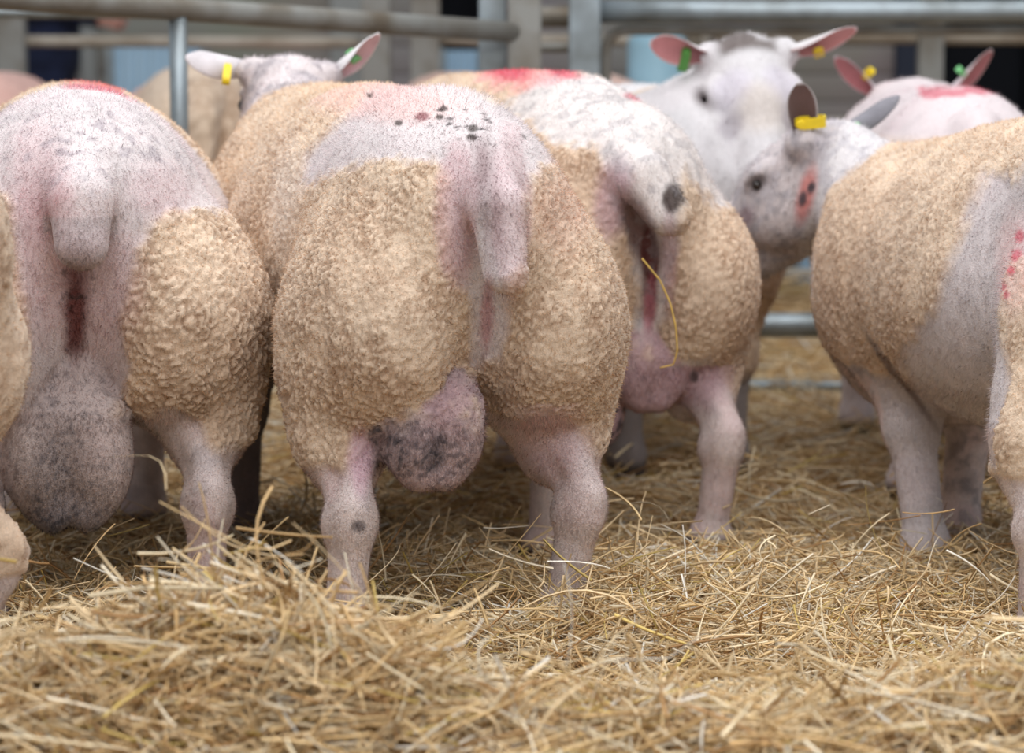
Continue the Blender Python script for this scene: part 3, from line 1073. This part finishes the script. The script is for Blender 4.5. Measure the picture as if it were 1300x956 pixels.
# --- ram at the back right, seen from behind
def paint_g(c):
    c['wool'] *= 1 - sstep(.62, .66, c['z']) * (c['y'] < .9)
    c['skin'][:] = c['skin'] * .3 + lin((226, 214, 218)) * .7
    m = c['domark']
    m(REDM, poly(c, [(1165, 112), (1280, 110), (1280, 119), (1230, 120), (1172, 126)], 3, 4) * .7)
    h = c['hv']
    m(lin((150, 116, 104)), sstep(.035, .015, np.hypot(h[:, 0], h[:, 1] - .02)) * (h[:, 2] > -.02) * .8)


ram('ram', 'ram at the back right facing away, ears pricked, red stripe on its back',
    (.86, 4.64), math.radians(-1), .0070, P(1158, 108, 5.62), (.0, .9, -.42), (0, .42, .9), paint=paint_g,
    ears=[dict(side=-1, dir=(-.70, -.2, .55), open=(-.6, -.7, -.3), L=.13, W=.030, cup=.5, bx=.085, out=lin((216, 204, 210)), inn=lin((176, 112, 116)), rim=lin((200, 190, 194)),
               tag=dict(c='y', u=.4, side=1, len=.02, wd=.007)),
          dict(side=1, dir=(.62, -.1, .62), open=(.6, -.6, -.4), L=.135, W=.030, cup=.5, bx=.085, out=lin((216, 204, 210)), inn=lin((176, 112, 116)), rim=lin((200, 180, 180)),
               tag=dict(c='g', u=.4, side=-1, len=.02, wd=.007))],
    hair=30000, seed=61)

# --- ram at the left edge, hindquarters only in the picture
ram('ram', 'ram at the very left edge, only its fleecy haunch and hind leg in view',
    (-.612, 2.92), math.radians(92), .0065, (0, 1.2, .36), (0, .45, -.9), (0, .9, .45), world_head=False,
    ears=[dict(side=-1, dir=(-.95, -.1, -.2), open=(0, .5, -.5)), dict(side=1, dir=(.95, -.1, -.2), open=(0, .5, -.5))],
    hair=60000, seed=67, paint=lambda c: c['wool'].__setitem__(slice(None), np.maximum(c['wool'], (c['z'] > .15) & (c['y'] < .3))),
    pose=dict(tail=[(0, .08, .64), (0, .03, .58), (0, .02, .53)], tail_r=(.035, .03, .025), scro=None,
              hind=[dict(hip=(-.12, .16, .36), hock=(-.125, .03, .165), foot=(-.12, .10, -.03)),
                    dict(hip=(.12, .16, .36), hock=(.125, .03, .165), foot=(.12, .10, -.03))]))


# --- sheep in the pen beyond
def paint_h(tint):
    def f(c):
        c['domark'](lin(tint), sstep(.55, .68, c['z']) * .7)
    return f


far = [('cream sheep in the pen beyond, behind the steel upright', (-.86, 7.0), 8, None, None),
       ('pink-backed sheep in the pen beyond, left of the cream one', (-1.12, 7.75), -20, (232, 176, 170), None),
       ('pink-backed sheep at the far left edge beyond the railings', (-1.52, 7.05), 5, (232, 176, 170), None),
       ('pink-backed sheep beyond the posts, left of the blue drum', (.42, 7.75), 40, (232, 190, 180), None)]
for i, (lb, b, yw, tint, _) in enumerate(far):
    so = ram('sheep', lb, b, math.radians(yw), .011, (0, 1.2, .36), (0, .45, -.9), (0, .9, .45), world_head=False,
        ears=[dict(side=-1, dir=(-.95, -.1, -.2), open=(0, .5, -.5)), dict(side=1, dir=(.95, -.1, -.2), open=(0, .5, -.5))],
        hair=0, seed=71 + i, paint=paint_h(tint) if tint else None, group='sheep in the pen beyond', cat='sheep', wool_size=.03, wool_amp=.006)
    so.scale = (1.09,) * 3 if i == 0 else (1.055,) * 3

# --- straw stalk caught under the tail
M_STALK = plain_mat('pale_straw_stalk', (214, 178, 92), rough=.5, var=.12, scale=60)
g = Geo()
st = [P(815, 328, 3.94), P(838, 356, 3.93), P(851, 385, 3.925), P(858, 415, 3.92), P(860, 445, 3.92), P(855, 463, 3.925), P(838, 467, 3.93)]
tt = np.linspace(0, len(st) - 1, 26)
st = np.array([[np.interp(t, range(len(st)), [p[k] for p in st]) for k in range(3)] for t in tt])
g.tube(st, np.linspace(.0016, .0011, len(st)), 7)
o = g.build('straw_stalk', M_STALK, smooth=True)
tag(o, 'long yellow straw stalk hanging from the rear of the ram right of the centre', 'straw stalk')

#@@STRAW
# ================================================================== bedding
M_EARTH = plain_mat('trodden_straw_floor', (176, 138, 88), rough=.9, var=.3, scale=14, bump=.6, dirt=(96, 70, 42))


def bed_h(x, y):
    """height of the straw bed"""
    h = np.zeros_like(x)
    p = np.stack([x, y, np.zeros_like(x)], 1)
    h += (fbm(p * 3.1 + 11, 3, 5) - .5) * .07
    h += (fbm(p * 9 + 2, 2, 9) - .5) * .03
    def mound(cx, cy, sx, sy, a, r=0):
        c, s = math.cos(r), math.sin(r)
        u = ((x - cx) * c + (y - cy) * s) / sx
        v = (-(x - cx) * s + (y - cy) * c) / sy
        return a * np.exp(-(u * u + v * v))
    h += .105 * np.exp(-((y - 2.55) / .20) ** 2)
    h += mound(-.33, 2.70, .17, .15, .098)
    h += mound(-.13, 2.58, .12, .12, .03)
    h += mound(.12, 3.27, .22, .14, .055)
    h += mound(.35, 3.62, .4, .18, .03)
    h += mound(.85, 3.9, .3, .15, .03)
    h += mound(-.75, 2.95, .2, .15, .03)
    h += (1 - sstep(3.5, 4.2, y)) * .01
    return h - .012


nx, ny = 160, 190
gx = np.linspace(-3.2, 3.2, nx); gy = np.concatenate([np.linspace(.6, 5, 130), np.linspace(5.06, 12.4, ny - 130)])
X, Y = np.meshgrid(gx, gy)
hz = bed_h(X.ravel(), Y.ravel()) * sstep(9, 6, Y.ravel()) - .025
Vb = np.stack([X.ravel(), Y.ravel(), hz], 1)
Qb = np.array([[j * nx + i, j * nx + i + 1, (j + 1) * nx + i + 1, (j + 1) * nx + i] for j in range(ny - 1) for i in range(nx - 1)])
o = mesh_obj('floor', Vb, [Qb], M_EARTH)
tag(o, 'pen floor covered with trodden straw', 'floor', kind='structure')

STRAW_COLS = lin(np.array([(242, 214, 170), (234, 202, 150), (247, 228, 192), (214, 178, 126), (182, 140, 92), (246, 232, 206), (250, 244, 232), (220, 192, 116)]))
STRAW_P = np.array([.24, .22, .17, .13, .09, .09, .03, .03])


def straws(n, sample, lmin, lmax, rmin, rmax, lift, pitch, sunk=.02):
    xy = sample(n)
    x, y = xy.T
    n = len(x)
    L = rng.uniform(lmin, lmax, n) * rng.uniform(.6, 1, n)
    az = rng.uniform(0, 2 * math.pi, n)
    pt = rng.normal(0, pitch, n)
    pt = np.clip(pt, -1.2, 1.2)
    z = bed_h(x, y) * sstep(9, 6, y) - sunk + rng.exponential(lift, n)
    d = np.stack([np.cos(az) * np.cos(pt), np.sin(az) * np.cos(pt), np.sin(pt)], 1)
    side = np.cross(d, np.array([0, 0, 1.0])); side /= np.linalg.norm(side, axis=1)[:, None] + 1e-9
    up = np.cross(side, d)
    R_ = rng.uniform(rmin, rmax, n)
    flat = rng.random(n) < .45
    ra = np.where(flat, R_ * 1.5, R_); rb = np.where(flat, R_ * .35, R_)
    roll = rng.uniform(0, math.pi, n)
    b1 = rng.normal(0, .07, n) * L; b2 = rng.normal(0, .05, n) * L
    kink = rng.random(n) < .22
    kp = rng.uniform(.3, .7, n); kb = rng.normal(0, .35, n) * L
    rings = 6
    V = np.empty((n, rings, 3, 3))
    for i in range(rings):
        t = i / (rings - 1)
        s = t - .5
        cen = np.stack([x, y, z], 1) + d * (L * s)[:, None] + side * (b1 * (4 * s * s - .5))[:, None] + up * (b2 * (.5 - 4 * s * s))[:, None]
        kk = np.where(kink, kb * np.maximum(0, t - kp), 0)
        cen = cen + (side * np.sin(roll)[:, None] + up * np.cos(roll)[:, None]) * kk[:, None]
        tw = 1 - .35 * t
        for k in range(3):
            a = roll + k * 2 * math.pi / 3 + t * .8
            # keep the flat ones flat
            u = np.cos(a - roll) * ra * tw; v = np.sin(a - roll) * rb * tw
            e1 = side * np.cos(roll)[:, None] + up * np.sin(roll)[:, None]
            e2 = -side * np.sin(roll)[:, None] + up * np.cos(roll)[:, None]
            V[:, i, k] = cen + e1 * u[:, None] + e2 * v[:, None]
    base = (np.arange(n) * rings * 3)[:, None]
    Q = []
    for i in range(rings - 1):
        for k in range(3):
            k2 = (k + 1) % 3
            Q.append(np.concatenate([base + i * 3 + k, base + i * 3 + k2, base + (i + 1) * 3 + k2, base + (i + 1) * 3 + k], 1))
    Q = np.concatenate(Q)
    ci = rng.choice(len(STRAW_COLS), n, p=STRAW_P)
    C = STRAW_COLS[ci] * rng.uniform(.72, 1.12, (n, 1))
    C = np.repeat(C, rings * 3, 0)
    return V.reshape(-1, 3), Q, C


def samp(y0, y1, spread=.26, pw=1.0):
    def f(n):
        y = y0 + (y1 - y0) * rng.random(n) ** pw
        x = (rng.random(n) * 2 - 1) * y * spread
        return np.stack([x, y], 1)
    return f


def samp_blob(cx, cy, sx, sy):
    return lambda n: np.stack([rng.normal(cx, sx, n), rng.normal(cy, sy, n)], 1)


parts = [straws(36000, samp(2.75, 4.3), .05, .24, .0008, .0021, .011, .26),
         straws(10000, samp(4.2, 6.6, .27), .08, .28, .0012, .0026, .014, .22),
         straws(5000, samp(6.2, 11, .27), .12, .35, .002, .004, .02, .2),
         straws(12000, samp(2.2, 2.9), .05, .22, .0010, .0025, .014, .34),
         straws(4200, samp_blob(-.32, 2.70, .15, .09), .06, .22, .0010, .0026, .020, .42),
         straws(5200, samp(2.7, 3.8), .05, .17, .0008, .0019, .024, .5),
         straws(9000, lambda n: np.stack([np.where(rng.random(n) < .5, -1, 1) * rng.uniform(.62, 2.2, n), rng.uniform(1.6, 4.6, n)], 1), .06, .24, .001, .0024, .012, .28),
         straws(6000, lambda n: np.stack([rng.uniform(-2.2, 2.2, n), rng.uniform(1.3, 2.4, n)], 1), .06, .24, .001, .0024, .012, .28),
         straws(6000, lambda n: np.stack([np.where(rng.random(n) < .5, -1, 1) * rng.uniform(1.1, 3.0, n), rng.uniform(4.2, 8.5, n)], 1), .08, .28, .0014, .003, .014, .24),
         straws(380, samp(2.5, 3.8), .10, .24, .0014, .0026, .022, .6)]
off = 0
VV, QQ, CC = [], [], []
for v, q, c in parts:
    VV.append(v); QQ.append(q + off); CC.append(c); off += len(v)
o = mesh_obj('straw_bedding', np.concatenate(VV), [np.concatenate(QQ)], M_STRAW, col=np.concatenate(CC), smooth=True)
tag(o, 'loose golden straw bedding spread over the pen floor, heaped in front', 'straw', kind='stuff')

#@@PEN
# ================================================================== hurdles


def lerp(a, b, t): return np.array(a) * (1 - t) + np.array(b) * t


def empty(name, loc, label, cat, group=None):
    o = bpy.data.objects.new(name, None)
    COL.objects.link(o)
    o.location = loc
    o.empty_display_size = .1
    tag(o, label, cat, group)
    return o


def rail(root, a, b, r, name='rail', mat=None, ends=None):
    g = Geo()
    a, b = np.array(a) - np.array(root.location), np.array(b) - np.array(root.location)
    g.tube([lerp(a, b, t) for t in np.linspace(0, 1, 5)], r, 18)
    return g.build(name, mat or M_GALV, root, smooth=True)


def bar(root, a, b, w, d, name='upright', mat=None, rz=0.0, bev=.004):
    """square post between two heights"""
    g = Geo()
    a = np.array(a) - np.array(root.location)
    b = np.array(b) - np.array(root.location)
    c, s = math.cos(rz), math.sin(rz)
    Rm = np.array([[c, -s, 0], [s, c, 0], [0, 0, 1]])
    g.box((-w / 2, -d / 2, 0), (w / 2, d / 2, b[2] - a[2]), R=Rm, off=a, bev=bev)
    return g.build(name, mat or M_GALV, root)


# left hurdle: recedes to the right
A0, B0 = P(0, -4, 4.85), P(655, 41, 5.92)
dirh = (B0 - A0)
A1 = A0 - dirh * .55
gl = (0, 0, 1)
hl = empty('sheep_hurdle', (A1[0], A1[1], 0), 'galvanised tube hurdle closing the left side of the pen', 'hurdle', 'sheep hurdles round the pen')
rail(hl, A1, B0, .0245, mat=M_GALV2)
za, zb = A1[2], B0[2]
for fz in (.56, .40, .22, -.035):
    rail(hl, (A1[0], A1[1], fz), (B0[0], B0[1], fz - .0), .017 if fz > 0 else .024, mat=M_GALV2)
# round bars
def on_line(px):
    best = None
    for t in np.linspace(-.55, 1, 400):
        p = A0 + dirh * t
        q = project(p[None])[0][0]
        if best is None or abs(q - px) < best[0]: best = (abs(q - px), p)
    return best[1]
for pxx in (-330, 226):
    p = on_line(pxx)
    rail(hl, (p[0], p[1], -.04), (p[0], p[1], p[2] - .012), .0185, name='upright', mat=M_GALV)
bar(hl, (B0[0] + .02, B0[1], -.05), (B0[0] + .02, B0[1], 1.12), .078, .05, mat=M_GALV2)
bar(hl, (B0[0] - .055, B0[1] + .06, -.05), (B0[0] - .055, B0[1] + .06, 1.12), .065, .04, mat=M_GALV)

# back hurdle on the right
D2 = 6.25
z2 = P(1000, 15, D2)[2]
xl, xr = P(742, 15, D2)[0], P(1600, 15, D2)[0]
h2 = empty('sheep_hurdle', (xl, D2, 0), 'galvanised tube hurdle along the back of the pen on the right', 'hurdle', 'sheep hurdles round the pen')
rail(h2, (xl + .03, D2, z2), (xr, D2, z2), .029)
bar(h2, (xl, D2 - .02, -.05), (xl, D2 - .02, 1.15), .078, .05)
bar(h2, (xr, D2 - .02, -.05), (xr, D2 - .02, 1.15), .078, .05)
zl = P(1000, 413, D2)[2]
rail(h2, (xl + .03, D2, zl), (xr, D2, zl), .031)
zf = P(1000, 502, D2)[2]
rail(h2, (xl + .03, D2, max(zf, .0)), (xr, D2, max(zf, .0)), .014)
# inner frame with a rounded corner
zi = P(1000, 38, D2)[2]
xi = P(770, 38, D2)[0]
g = Geo()
pts = [(xi, D2 + .03, .05), (xi, D2 + .03, zi - .06)] + [(xi + .05 - .05 * math.cos(a), D2 + .03, zi - .05 + .05 * math.sin(a)) for a in np.linspace(.2, 1.5, 6)] + [(xi + .12, D2 + .03, zi), (xr - .05, D2 + .03, zi)]
g.tube(np.array(pts) - np.array(h2.location), .013, 14)
g.build('inner_frame', M_GALV2, h2, smooth=True)

# gap between the two hurdles: linking tubes
h3 = empty('sheep_hurdle', (.1, 6.5, 0), 'short galvanised hurdle seen in the gap between the two post pairs', 'hurdle', 'sheep hurdles round the pen')
for yy, r in ((21, .028), (60, .014)):
    a, b = P(668, yy, 6.5), P(752, yy, 6.5)
    rail(h3, a, b, r, mat=M_GALV2)
for xx in (660, 756):
    a = P(xx, 21, 6.5)
    rail(h3, (a[0], a[1], -.05), (a[0], a[1], a[2]), .02, name='upright', mat=M_GALV2)

# hurdle left behind the first
h4 = empty('sheep_hurdle', (-1.4, 5.9, 0), 'galvanised hurdle at the far left behind the near tube', 'hurdle', 'sheep hurdles round the pen')
a, b = P(-420, 13, 5.9), P(226, 17, 6.3)
rail(h4, a, b, .0155, mat=M_GALV)
for fz in (.50, .32, .12):
    rail(h4, (a[0], a[1], fz), (b[0], b[1], fz), .014, mat=M_GALV2)
bar(h4, (a[0], a[1], -.05), (a[0], a[1], a[2]), .05, .05, mat=M_GALV2)
bar(h4, (b[0], b[1], -.05), (b[0], b[1], b[2]), .03, .03, mat=M_GALV2)

# far row
D5 = 8.7
M_BROWN = plain_mat('rusty_galvanised_steel', (172, 164, 152), rough=.6, var=.15, scale=6, metal=.2, dirt=(128, 112, 92))
for (pa, pb, yy, lb, posts) in ((-60, 480, 52, 'far hurdle across the back on the left with a broad grey post', ((16, .095), (478, .10))),
                                (536, 900, 50, 'far hurdle behind the pairs of posts in the middle', ((540, .10), (880, .05))),
                                (905, 1420, 44, 'far hurdle across the back on the right in front of the dark doorway', ((1180, .085), (1400, .08)))):
    a, b = P(pa, yy, D5), P(pb, yy + 2, D5)
    h5 = empty('sheep_hurdle', (a[0], D5, 0), lb, 'hurdle', 'far hurdles of the next pens')
    rail(h5, a, b, .021 if pa < 900 else .03, mat=M_BROWN)
    for fz in (.62, .36, .10):
        rail(h5, (a[0], D5, fz), (b[0], D5, fz), .017, mat=M_BROWN)
    for (pp, wdt) in posts:
        q = P(pp, 0, D5)
        bar(h5, (q[0], D5 - .03, -.05), (q[0], D5 - .03, 1.25), wdt, .06, mat=M_GALV2)

# pale blue sheet panels standing beyond the left pen, and a drum
M_BLUE = plain_mat('pale_blue_sheet', (176, 206, 228), rough=.5, var=.06, scale=3)
M_DRUM = plain_mat('blue_plastic', (150, 188, 206), rough=.45, var=.1, scale=3)
for (pa, pb, ya, yb, D, lb) in ((140, 262, 60, 190, 9.6, 'pale blue sheet panel behind the far sheep on the left'),
                                (560, 612, 64, 190, 9.6, 'pale blue sheet panel low between the posts in the middle'),
                                (1010, 1062, 152, 230, 9.6, 'low pale blue panel beside the white-faced ram')):
    a, b = P(pa, ya, D), P(pb, yb, D)
    root = empty('sheet_panel', ((a[0] + b[0]) / 2, D, 0), lb, 'panel', 'pale blue panels beyond the pens')
    g = Geo()
    w = (b[0] - a[0]) / 2
    nR = 7
    Vp, Qp = [], []
    for i in range(nR * 4 + 1):
        xx = -w + 2 * w * i / (nR * 4)
        dy = (0, 0, .012, .012)[i % 4]
        for zz in (0.0, a[2]): Vp.append((xx, dy, zz))
    for i in range(nR * 4): Qp.append([i * 2, i * 2 + 2, i * 2 + 3, i * 2 + 1])
    g.add(Vp, Qp)
    g.build('sheet', M_BLUE, root)
    bar(root, (a[0] + .0, D, 0), (a[0] + .0, D, a[2] + .01), .03, .03, name='frame_post')
    bar(root, (b[0] - .0, D, 0), (b[0] - .0, D, a[2] + .01), .03, .03, name='frame_post')

a = P(834, 45, 8.1)
root = empty('plastic_drum', (a[0], 8.1, 0), 'light blue plastic drum standing left of the white-faced ram', 'drum')
g = Geo()
rd = .094
zz = [0, .01, .03, .3, .32, .34, .6, .62, .64, a[2] - .03, a[2] - .008, a[2]]
rr = [rd - .01, rd, rd, rd, rd + .008, rd, rd, rd + .008, rd, rd, rd - .004, rd - .02]
g.tube([(0, 0, z) for z in zz], rr, 32)
g.build('drum_body', M_DRUM, root, smooth=True)
g = Geo()
g.tube([(.04, .0, a[2] - .002), (.04, 0, a[2] + .022)], .022, 18)
g.build('bung_cap', plain_mat('dark_plastic', (40, 48, 60), rough=.5), root, smooth=True)

# ------------------------------------------------ building behind
M_CLAD = None
m, nt, b = new_mat('painted_boards')
tc = N(nt, 'ShaderNodeTexCoord')
sep = N(nt, 'ShaderNodeSeparateXYZ')
nt.links.new(tc.outputs['Object'], sep.inputs[0])
mul = N(nt, 'ShaderNodeMath', operation='MULTIPLY'); mul.inputs[1].default_value = 7.5
nt.links.new(sep.outputs['Z'], mul.inputs[0])
fr = N(nt, 'ShaderNodeMath', operation='FRACT')
nt.links.new(mul.outputs[0], fr.inputs[0])
rp = N(nt, 'ShaderNodeValToRGB')
rp.color_ramp.elements[0].position = .0; rp.color_ramp.elements[0].color = (*lin((96, 92, 88)), 1)
rp.color_ramp.elements[1].position = .16; rp.color_ramp.elements[1].color = (*lin((156, 152, 146)), 1)
e = rp.color_ramp.elements.new(.95); e.color = (*lin((172, 170, 166)), 1)
nt.links.new(fr.outputs[0], rp.inputs['Fac'])
nz = N(nt, 'ShaderNodeTexNoise', Scale=1.3, Detail=4.0)
nt.links.new(tc.outputs['Object'], nz.inputs['Vector'])
mx = N(nt, 'ShaderNodeMix', data_type='RGBA', blend_type='MULTIPLY')
mx.inputs['Factor'].default_value = .35
nt.links.new(rp.outputs['Color'], mx.inputs['A']); nt.links.new(nz.outputs['Color'], mx.inputs['B'])
nt.links.new(mx.outputs['Result'], b.inputs['Base Color'])
b.inputs['Roughness'].default_value = .7
M_CLAD = m
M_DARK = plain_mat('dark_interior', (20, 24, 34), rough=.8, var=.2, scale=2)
M_NAVY = plain_mat('navy_paint', (38, 46, 66), rough=.6, var=.1, scale=2)
M_TRIM = plain_mat('grey_painted_trim', (168, 170, 168), rough=.6, var=.08, scale=4)

DW = 12.0
g = Geo()
segs = [(-1100, 548), (612, 1195), (1330, 2300)]
for (p0, p1) in segs:
    x0, x1 = P(p0, 0, DW)[0], P(p1, 0, DW)[0]
    g.box((x0, DW, 0), (x1, DW + .15, 2.6))
x0, x1 = P(-1100, 0, DW)[0], P(2300, 0, DW)[0]
g.box((x0, DW, 1.9), (x1, DW + .15, 2.6))
o = g.build('wall_back', M_CLAD)
tag(o, 'grey-beige horizontal boarded wall of the building behind the pens', 'wall', kind='structure')
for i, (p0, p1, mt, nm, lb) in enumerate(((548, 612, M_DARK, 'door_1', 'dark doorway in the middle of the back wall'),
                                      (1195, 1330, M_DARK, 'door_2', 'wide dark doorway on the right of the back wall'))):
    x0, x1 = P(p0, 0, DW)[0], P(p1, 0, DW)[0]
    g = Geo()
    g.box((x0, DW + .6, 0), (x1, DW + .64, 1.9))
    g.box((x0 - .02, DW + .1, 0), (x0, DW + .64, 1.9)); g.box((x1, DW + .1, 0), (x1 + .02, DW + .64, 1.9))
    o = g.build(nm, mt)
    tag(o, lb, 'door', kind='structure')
for i, (p0, p1, mt, lb) in enumerate(((1136, 1166, M_NAVY, 'navy painted upright left of the dark doorway'), (1168, 1196, M_TRIM, 'grey post at the edge of the dark doorway'),
                                      (420, 470, M_TRIM, 'grey pilaster on the back wall'), (104, 122, M_TRIM, 'pale upright strip on the wall behind the person'))):
    x0, x1 = P(p0, 0, DW)[0], P(p1, 0, DW)[0]
    g = Geo()
    g.box((x0, DW - .06, 0), (x1, DW + .02, 2.6), bev=.008)
    o = g.build('trim_%d' % (i + 1), mt)
    tag(o, lb, 'trim', kind='structure')

#@@PERSON
# ------------------------------------------------ person standing far left
M_NAVYC = plain_mat('navy_cloth', (30, 38, 66), rough=.9, var=.2, scale=10, bump=.2)
M_SKINP = plain_mat('person_skin', (214, 160, 146), rough=.6, var=.06, scale=10)
M_HAIRP = plain_mat('brown_hair', (60, 44, 34), rough=.7, var=.2, scale=30)
M_BOOT = plain_mat('dark_rubber', (34, 36, 36), rough=.6, var=.1)
DP = 11.0
pb = P(62, 110, DP)
person = empty('person', (pb[0], DP, 0), 'person in navy jacket and trousers standing side-on beyond the left railings', 'person')
def sdf_part(name, fn, lo, hi, mat, vox=.012):
    F = Field(lo, hi, vox)
    fn(F)
    V, Q = F.mesh()
    return mesh_obj(name, V, [Q], mat, person)
def p_body(F):   # faces +x
    F.ell((.0, 0, 1.60), (.095, .075, .115), .03)
    F.ell((.075, 0, 1.54), (.035, .04, .04), .03)
    F.ell((.100, 0, 1.585), (.018, .012, .02), .012)
    for s in (-1, 1):
        F.ell((-.01, s * .075, 1.585), (.018, .010, .03), .01)
        F.ell((.088, s * .032, 1.615), (.012, .014, .009), .012, op='sub')
    F.cone((.079, -.025, 1.522), (.079, .025, 1.522), .012, .012, .01)
    F.cone((-.01, 0, 1.38), (0, 0, 1.52), .06, .055, .03)
    F.cone((-.01, 0, 1.36), (0, 0, .95), .10, .10, .05, flat=((0, 1, 0), .65))
    for s in (-1, 1):
        F.cone((0, s * .18, 1.36), (-.02, s * .22, 1.08), .05, .04, .04)
        F.cone((-.02, s * .22, 1.08), (.21, s * .12, 1.04), .038, .028, .02)
        F.ell((.255, s * .10, 1.035), (.045, .018, .038), .015)
        for k in range(4):
            zf = 1.058 - k * .019
            F.cone((.285, s * .10, zf), (.325 - .01 * abs(k - 1), s * .085, zf - .012), .0095, .009, .006)
            F.cone((.325 - .01 * abs(k - 1), s * .085, zf - .012), (.335 - .012 * abs(k - 1), s * .055, zf - .02), .009, .008, .006)
        F.cone((.25, s * .09, 1.06), (.30, s * .06, 1.08), .012, .0095, .008)
        F.cone((0, s * .09, .92), (.02, s * .10, .50), .085, .058, .04)
        F.cone((.02, s * .10, .50), (-.01, s * .10, .09), .056, .04, .03)
        F.cone((-.01, s * .10, .05), (.15, s * .11, .035), .045, .035, .02)
body = sdf_part('body', p_body, (-.2, -.35, -.02), (.42, .35, 1.76), M_SKINP)
def p_jacket(F):
    F.cone((-.01, 0, 1.36), (0, 0, .93), .122, .125, .05, flat=((0, 1, 0), .62))
    F.cone((0, 0, 1.0), (0, 0, .86), .128, .135, .04, flat=((0, 1, 0), .66))
    F.cone((-.01, 0, 1.40), (-.005, 0, 1.45), .085, .075, .03)
    for s in (-1, 1):
        F.cone((0, s * .18, 1.36), (-.02, s * .22, 1.08), .068, .056, .04)
        F.cone((-.02, s * .22, 1.08), (.20, s * .125, 1.042), .054, .042, .02)
    F.cone((0, 0, 1.44), (0, 0, 1.6), .063, .063, .01, op='sub')
sdf_part('jacket', p_jacket, (-.25, -.36, .7), (.35, .36, 1.56), M_NAVYC)
def p_trousers(F):
    F.ell((0, 0, .90), (.125, .17, .12), .04)
    for s in (-1, 1):
        F.cone((0, s * .09, .90), (.02, s * .10, .50), .105, .08, .04)
        F.cone((.02, s * .10, .50), (-.01, s * .10, .14), .078, .072, .03)
sdf_part('trousers', p_trousers, (-.25, -.3, .05), (.25, .3, 1.06), M_NAVYC)
for s in (-1, 1):
    def p_boot(F, s=s):
        F.cone((-.01, s * .10, .20), (-.01, s * .10, .06), .062, .055, .03)
        F.cone((-.01, s * .10, .05), (.16, s * .11, .04), .055, .046, .03)
        F.ell((.06, s * .105, -.06), (.3, .1, .06), .008, op='sub')
    sdf_part('boot', p_boot, (-.12, s * .1 - .12, -.02), (.26, s * .1 + .12, .3), M_BOOT)
def p_hair(F):
    F.ell((-.015, 0, 1.625), (.102, .084, .108), .02)
    F.ell((.10, 0, 1.555), (.075, .12, .11), .02, op='sub')
sdf_part('hair', p_hair, (-.16, -.12, 1.48), (.13, .12, 1.78), M_HAIRP)

# ================================================================== light
w = bpy.data.worlds.new('world')
sc.world = w
w.use_nodes = True
bg = w.node_tree.nodes['Background']
bg.inputs['Color'].default_value = (.86, .93, 1.0, 1)
bg.inputs['Strength'].default_value = .45


def area(name, loc, size, energy, color, rot=(0, 0, 0), sy=None):
    l = bpy.data.lights.new(name, 'AREA')
    l.energy = energy; l.color = color
    l.shape = 'RECTANGLE'; l.size = size; l.size_y = sy or size
    o = bpy.data.objects.new(name, l)
    COL.objects.link(o)
    o.location = loc; o.rotation_euler = rot
    return o


area('roof_light', (0, 3.1, 4.2), 5.0, 268, (1, .99, .98), sy=6.0)
area('camera_side_light', (1.0, -2.2, 3.4), 4.0, 125, (1, .98, .96), rot=(math.radians(48), 0, math.radians(8)), sy=2.5)  # soft lamp behind the camera, brightens the haunches and foreground straw

sc.view_settings.view_transform = 'Standard'
sc.view_settings.look = 'None'
sc.view_settings.exposure = 0.0
